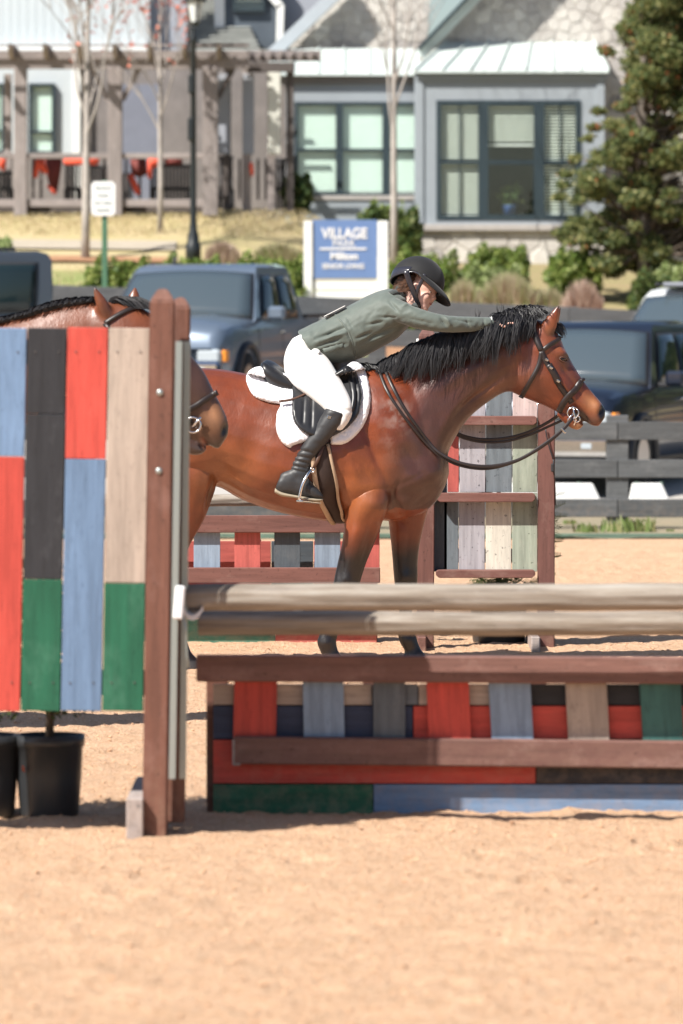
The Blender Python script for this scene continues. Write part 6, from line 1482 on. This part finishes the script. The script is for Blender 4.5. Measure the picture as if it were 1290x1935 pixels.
for s in (-1, 1):
    body_parts.append(tube_part(arm_pts(s), [.038,.036,.033,.030,.026]))
    w = q(926,610,s*.105); pd = Vector((.93,-s*.25*-1*.0,-.10)).normalized()
    palm = w+Vector((.050,0,-.006)); body_parts.append(ellipsoid(palm, (.052,.036,.017)))
    for j, (oy, L) in enumerate(((-.027,.062),(-.009,.075),(.009,.070),(.026,.055))):
        body_parts.append(finger(palm+Vector((.036,oy,0)), (1,oy*4,.10), (1,oy*3,-.25), (.8,0,-.6), L, .0088))
    body_parts.append(finger(palm+Vector((-.012,s*.026,-.004)), (.7,s*.8,-.2), (.9,s*.3,-.3), (1,0,-.4), .055, .0098))
    body_parts.append(ring_loft([((590,655),(560,685),.08,s*.09,0),((620,702),(575,720),.055,s*.155,0),((643,745),(615,757),.045,s*.235,0),((636,790),(618,785),.036,s*.285,0),((605,836),(585,834),.030,s*.305,0),((578,878),(562,876),.022,s*.312,0),((574,908),(542,910),.020,s*.314,0),((590,924),(584,930),.018,s*.314,0)], D0))
bm_ = organic('body', body_parts, .0058, 3, .5); bm_.materials.append(M_skin); bo = bpy.data.objects.new('body', bm_); attach(bo, RD)
# eyes, brows, lips
for s in (-1, 1):
    V, Fc = ellipsoid(hp(.0745, s*.030, -.008), (.0115,.012,.0095), 10, HR); e = mesh_obj('eye', V, Fc, M_eyew, RD, True)
    V, Fc = ellipsoid(hp(.0835, s*.031, -.009), (.0035,.0055,.0055), 8, HR); mesh_obj('iris', V, Fc, M_iris, e, True)
    tube('eyelid', [hp(.079,s*.018,-.006), hp(.087,s*.028,.001), hp(.082,s*.042,-.004)], [.002,.003,.002], M_brow, RD, 5)
    tube('eyebrow', [hp(.092,s*.014,.015), hp(.090,s*.030,.019), hp(.078,s*.046,.013)], [.002,.0035,.0015], M_brow, RD, 5)
tube('lips', [hp(.084,-.022,-.067), hp(.094,-.010,-.065), hp(.0975,0,-.066), hp(.094,.010,-.065), hp(.084,.022,-.067)], [.002,.0045,.005,.0045,.002], M_lip, RD, 6)
# helmet, pitched a little further forward than the face
QR = (Matrix.Rotation(math.radians(-22), 3, 'Z') @ Matrix.Rotation(math.radians(23), 3, 'Y') @ Matrix.Rotation(math.radians(-24), 3, 'X')); QC = q(788,534,-.02); QA = (.145,.118,.142)
def qp(x, y, z): return QC+QR@Vector((x, y, z))
def rim_z(x): return .10-.52*max(0,-x)-.06*max(0,x)
bm = bmesh.new(); bmesh.ops.create_uvsphere(bm, u_segments=48, v_segments=32, radius=1)
bmesh.ops.delete(bm, geom=[v for v in bm.verts if v.co.z < rim_z(v.co.x)-.04], context='VERTS')
for v in bm.verts: z = max(v.co.z, rim_z(v.co.x)); v.co = qp(v.co.x*QA[0], v.co.y*QA[1], z*QA[2])
HH = bm_obj('helmet', bm, M_helm, RD, True); so = HH.modifiers.new('t','SOLIDIFY'); so.thickness = .008; so.offset = 0
def rimpt(a, k=1.0, dz=0):
    x, y = math.cos(a), math.sin(a); z = rim_z(x)+dz; r = math.sqrt(max(.05, 1-z*z)); return qp(x*r*QA[0]*k, y*r*QA[1]*k, z*QA[2])
V, Fc = [], []; na, nr = 26, 7
for i in range(na+1):
    a = -1.45+2.9*i/na; p = Vector(rimpt(a, .995)); ext = .004+.088*max(0, math.cos(a*1.06))**.62
    for j in range(nr+1):
        u = j/nr; d = QR@Vector((math.cos(a*.5), math.sin(a*.5)*.55, -.20-.38*u-.15*abs(math.sin(a)))); V.append(p+d.normalized()*ext*u+QR@Vector((0,0,.006)))
for i in range(na):
    for j in range(nr): Fc.append((i*(nr+1)+j, (i+1)*(nr+1)+j, (i+1)*(nr+1)+j+1, i*(nr+1)+j+1))
o = mesh_obj('brim', V, Fc, M_helm, HH, True); so = o.modifiers.new('t','SOLIDIFY'); so.thickness = .007; so.offset = 0
tube('rim_band', [rimpt(a, 1.012) for a in np.linspace(0, 2*math.pi, 48)], .0055, M_shell, HH, 6)
for s in (-1, 1):
    V, Fc = [], []; aa = np.linspace(1.75, 3.1, 16)
    for a in aa:
        for dz in (-.01, .12, .24+.10*math.sin((a-1.75)*2)): V.append(rimpt(s*a, 1.02, dz))
    for i in range(15):
        for j in range(2): Fc.append((i*3+j, i*3+3+j, i*3+4+j, i*3+j+1))
    o = mesh_obj('side_panel', V, Fc, M_shell, HH, True); so = o.modifiers.new('t','SOLIDIFY'); so.thickness = .004; so.offset = 0
    yo = lambda d: -.02+s*d
    tube('harness_strap', spline([q(766,513,yo(.118)), q(773,533,yo(.112)), q(782,556,yo(.098)), q(788,572,yo(.080)), q(793,586,yo(.050)), q(797,592,yo(.0))], 4), [.0155]*5+[.0150]*5+[.013]*5+[.011]*5+[.009], M_shell, HH, 8, .35)
    tube('harness_strap', spline([q(802,519,yo(.115)), q(796,532,yo(.110)), q(789,546,yo(.102)), q(785,560,yo(.094))], 4), [.010]*13, M_shell, HH, 8, .35)
SHd = None
roots = []
for i in range(900):
    a = random.uniform(1.62, 4.66); s = math.sin(a); p = hp(-.012+math.cos(a)*.098, s*.084, random.uniform(-.045,.05)); out = (HR@Vector((math.cos(a), s, -.3))).normalized()
    roots.append((p, [out, HR@Vector((-.5, s*.4, -.8)), HR@Vector((-.9, 0, -.3))], random.uniform(.03,.07), 1.0))
hair('hair', None, roots, M_hair, RD, 5, .003)
V, Fc = ellipsoid(hp(-.088,0,-.030), (.040,.050,.030), 12, HR); 
hb = mesh_obj('hair_bun', V, Fc, M_hair, RD, True)
# jacket
jk = [ring_loft([((561,626),(596,676),.165,0,0),((575,619),(622,684),.172,0,0),((600,607),(648,686),.168,0,0),((630,593),(682,677),.165,0,0),((662,576),(718,658),.168,0,0),((692,560),(748,641),.178,0,0),((722,548),(764,626),.182,0,0),((742,546),(778,610),.140,0,0),((757,550),(782,594),.080,0,0)], D0, 4, 32)]
for s in (-1, 1): jk.append(tube_part([q(735,582,s*.12), q(758,590,s*.165), q(792,603,s*.198), q(838,612,s*.205), q(882,613,s*.165), q(928,611,s*.108)], [.062,.060,.054,.046,.042,.033], 6, 20))
jm = organic('jacket', jk, .0075, 4, .5); co = get_co(jm); no = get_no(jm); px, py = to_px(co, D0); dd = np.zeros(len(co))
def crease(x0, y0, x1, y1, w, a): 
    ab = np.array([x1-x0, y1-y0]); t = np.clip(((px-x0)*ab[0]+(py-y0)*ab[1])/(ab@ab), 0, 1); return 1.7*a*np.exp(-(np.hypot(px-x0-ab[0]*t, py-y0-ab[1]*t)/w)**2)*np.sin(np.pi*(.1+.8*t))
for cr in [(597,640,652,618,3,-.010),(603,645,655,628,3,.008),(600,655,640,640,3,-.007),(672,640,700,628,2.4,-.007),(680,650,740,618,3,-.006),(690,615,722,608,2.4,-.006),(712,600,745,600,2.5,-.006),(735,570,752,590,2.6,-.008),(752,566,790,580,3,-.006),(758,580,775,572,2.4,.006),
           (830,600,842,618,2.6,-.007),(838,598,850,616,2.6,.006),(852,604,892,610,2.2,-.004),(770,602,815,612,3,-.004),(880,602,886,622,2.4,-.005),(912,600,914,622,2,-.005),(655,624,668,650,2.5,-.009),(663,645,675,682,3,-.006),(612,660,655,650,3,-.007),(700,645,745,625,4,.005),(720,632,756,616,3,-.005),(655,600,668,622,2,-.004)]: dd += crease(*cr)
dd += .006*(vnoise(px*.06+5, py*.09+30, 41)-.5)+.0035*(vnoise(px*.13+5, (py+px*.4)*.16+30, 42)-.5)
set_co(jm, co+no*(dd*np.clip(np.abs(no[:,1])*1.5+.2,0,1))[:,None]); jm.materials.append(M_jacket); jo = bpy.data.objects.new('jacket', jm); attach(jo, RD); SJ = Surf(jm, D0)
strap('waist_seam', SJ, [(632,594),(648,612),(660,630),(668,655),(672,674)], .010, M_jacket, jo, .002); strap('pocket_flap', SJ, [(612,664),(630,656),(648,652)], .035, M_jacket, jo, .004)
for s in (-1, 1): strap('collar', SJ, [(738,556),(750,552),(762,560),(774,570),(782,580)], .036, M_collar, jo, .004, s, .006)
tube('collar', [q(752,546,-.07), q(756,543,-.03), q(757,542,0), q(756,543,.03), q(752,546,.07)], .018, M_collar, jo, 8)
bm = bmesh.new(); a, b_ = q(611,600.5,0), q(655,578,0); t = (b_-a); R = Matrix((t.normalized(), Vector((0,1,0)), t.normalized().cross(Vector((0,1,0))))).transposed()
box('number_cloth', (a+b_)/2+Vector((-.003,-.03,.003)), (t.length*.9,.10,.004), M_breech, jo, .001, R.to_euler())
for s in (-1, 1): torus('cuff', q(927,611,s*.108), .032, .0045, M_breech, jo, (1,0,0))
# breeches
br = [ring_loft([((572,630),(552,640),.13,0,0),((592,645),(540,662),.165,0,0),((610,668),(536,690),.175,0,0),((622,690),(550,712),.165,0,0)], D0, 4, 28)]
for s in (-1, 1): br.append(ring_loft([((602,655),(538,676),.11,s*.085,0),((622,680),(538,704),.115,s*.13,0),((638,706),(557,730),.105,s*.175,0),((653,733),(585,752),.092,s*.22,0),((664,757),(610,772),.080,s*.26,0),((666,776),(622,786),.070,s*.285,0),((660,794),(630,800),.058,s*.295,0),((648,812),(618,808),.048,s*.30,0)], D0, 4, 22))
bme = organic('breeches', br, .0075, 6, .5); co = get_co(bme); no = get_no(bme); px, py = to_px(co, D0); dd = np.zeros(len(co))
for cr in [(560,660,600,668,3,-.005),(585,655,598,668,2.5,-.006),(640,770,664,775,2.5,-.004),(625,765,655,790,3,-.004),(575,655,590,690,4,-.003),(565,640,590,660,3,-.004)]: dd += crease(*cr)
set_co(bme, co+no*dd[:,None]); bme.materials.append(M_breech); beo = bpy.data.objects.new('breeches', bme); attach(beo, RD); SB = Surf(bme, D0)
strap('belt', SB, [(565,636),(578,648),(592,660),(603,668)], .028, M_breech, beo, .006)
# boots
for s in (-1, 1):
    yb = s*.315
    bt = [ring_loft([((652,781),(616,769),.052,yb,0),((650,796),(605,788),.054,yb,0),((637,813),(594,806),.053,yb,0),((620,832),(580,825),.050,yb,0),((604,852),(567,846),.045,yb,0),((591,870),(556,866),.038,yb,0),((586,884),(548,884),.036,yb,0),((584,900),(540,902),.036,yb,0)], D0, 4, 22),
          ring_loft([((532,892),(521,921),.022,yb,0),((545,885),(529,930),.034,yb,0),((565,884),(552,932),.037,yb,0),((581,898),(572,935),.040,yb,0),((596,916),(590,938),.040,yb,0),((606,925),(604,939),.030,yb,0),((611,932),(611,939),.014,yb,0)], D0, 4, 20)]
    bo_ = organic('boot', bt, .006, 5, .5); co = get_co(bo_); no = get_no(bo_); px, py = to_px(co, D0); dd = np.zeros(len(co))
    for i, (x, y) in enumerate([(575,848),(570,858),(565,867),(563,876),(560,884)]): dd += crease(x-18, y-3+i%2*2, x+20, y+6, 2.2, -.0045)
    dd += .003*(vnoise(px*.1, py*.14, 44)-.5); set_co(bo_, co+no*dd[:,None]); bo_.materials.append(M_boot); b1 = bpy.data.objects.new('boot', bo_); attach(b1, RD)
    z = ring_loft([((521,919),(520,927),.026,yb,0),((535,926),(533,934),.034,yb,0),((556,931),(556,937),.034,yb,0),((580,935),(579,941),.042,yb,0),((598,938),(597,944),.041,yb,0),((611,938),(610,943),.018,yb,0)], D0, 3, 16); mesh_obj('sole', z[0], z[1], M_sole, b1, True)
    strap_s = Surf(bo_, D0); strap('boot_top', strap_s, [(614,770),(628,766),(645,771),(651,781)], .012, M_boot, b1, .003, s)
    if s < 0:
        c, n = strap_s.at(622, 786, .004, s); box('crest_badge', c, (.020,.004,.018), M_bit, b1, .002, (0,.3,0)); tube('zip', [strap_s.at(a, b_, .003, s)[0] for a, b_ in ((612,775),(604,790),(597,802))], .0025, M_bit, b1, 5)
        tube('laces', [strap_s.at(a, b_, .004, s)[0] for a, b_ in ((583,893),(580,900),(584,906),(588,913))], .003, M_boot, b1, 5)
# stirrups hang from the saddle
for s in (-1, 1):
    y = s*.345; yi = s*.285
    SI = thing('stirrup', 'steel stirrup iron under the near boot of the rider' if s < 0 else 'steel stirrup iron on the far side of the horse', 'stirrup', q(582,940,s*.31))
    tube('leather_strap', [q(610,840,s*.33), q(600,868,s*.335), q(592,882,s*.335)], .010, M_brownleather, SI, 8, .4)
    top = q(590,884,s*.335); pts = [top+Vector((-.006,0,0)), q(580,896,y*1.06), q(571,915,y*1.10), q(566,940,y*1.10)]
    tube('iron_arch', spline(pts, 5), .0085, M_bit, SI, 8); pts = [top+Vector((.006,0,0)), q(601,895,yi), q(604,918,yi), q(601,944,yi)]; tube('iron_arch', spline(pts, 5), .0085, M_bit, SI, 8)
    beam('tread', q(566,942,y*1.10), q(601,947,yi), .012, .05, M_bit, SI, bev=.004); torus('eyelet', top+Vector((0,0,-.004)), .012, .004, M_bit, SI)
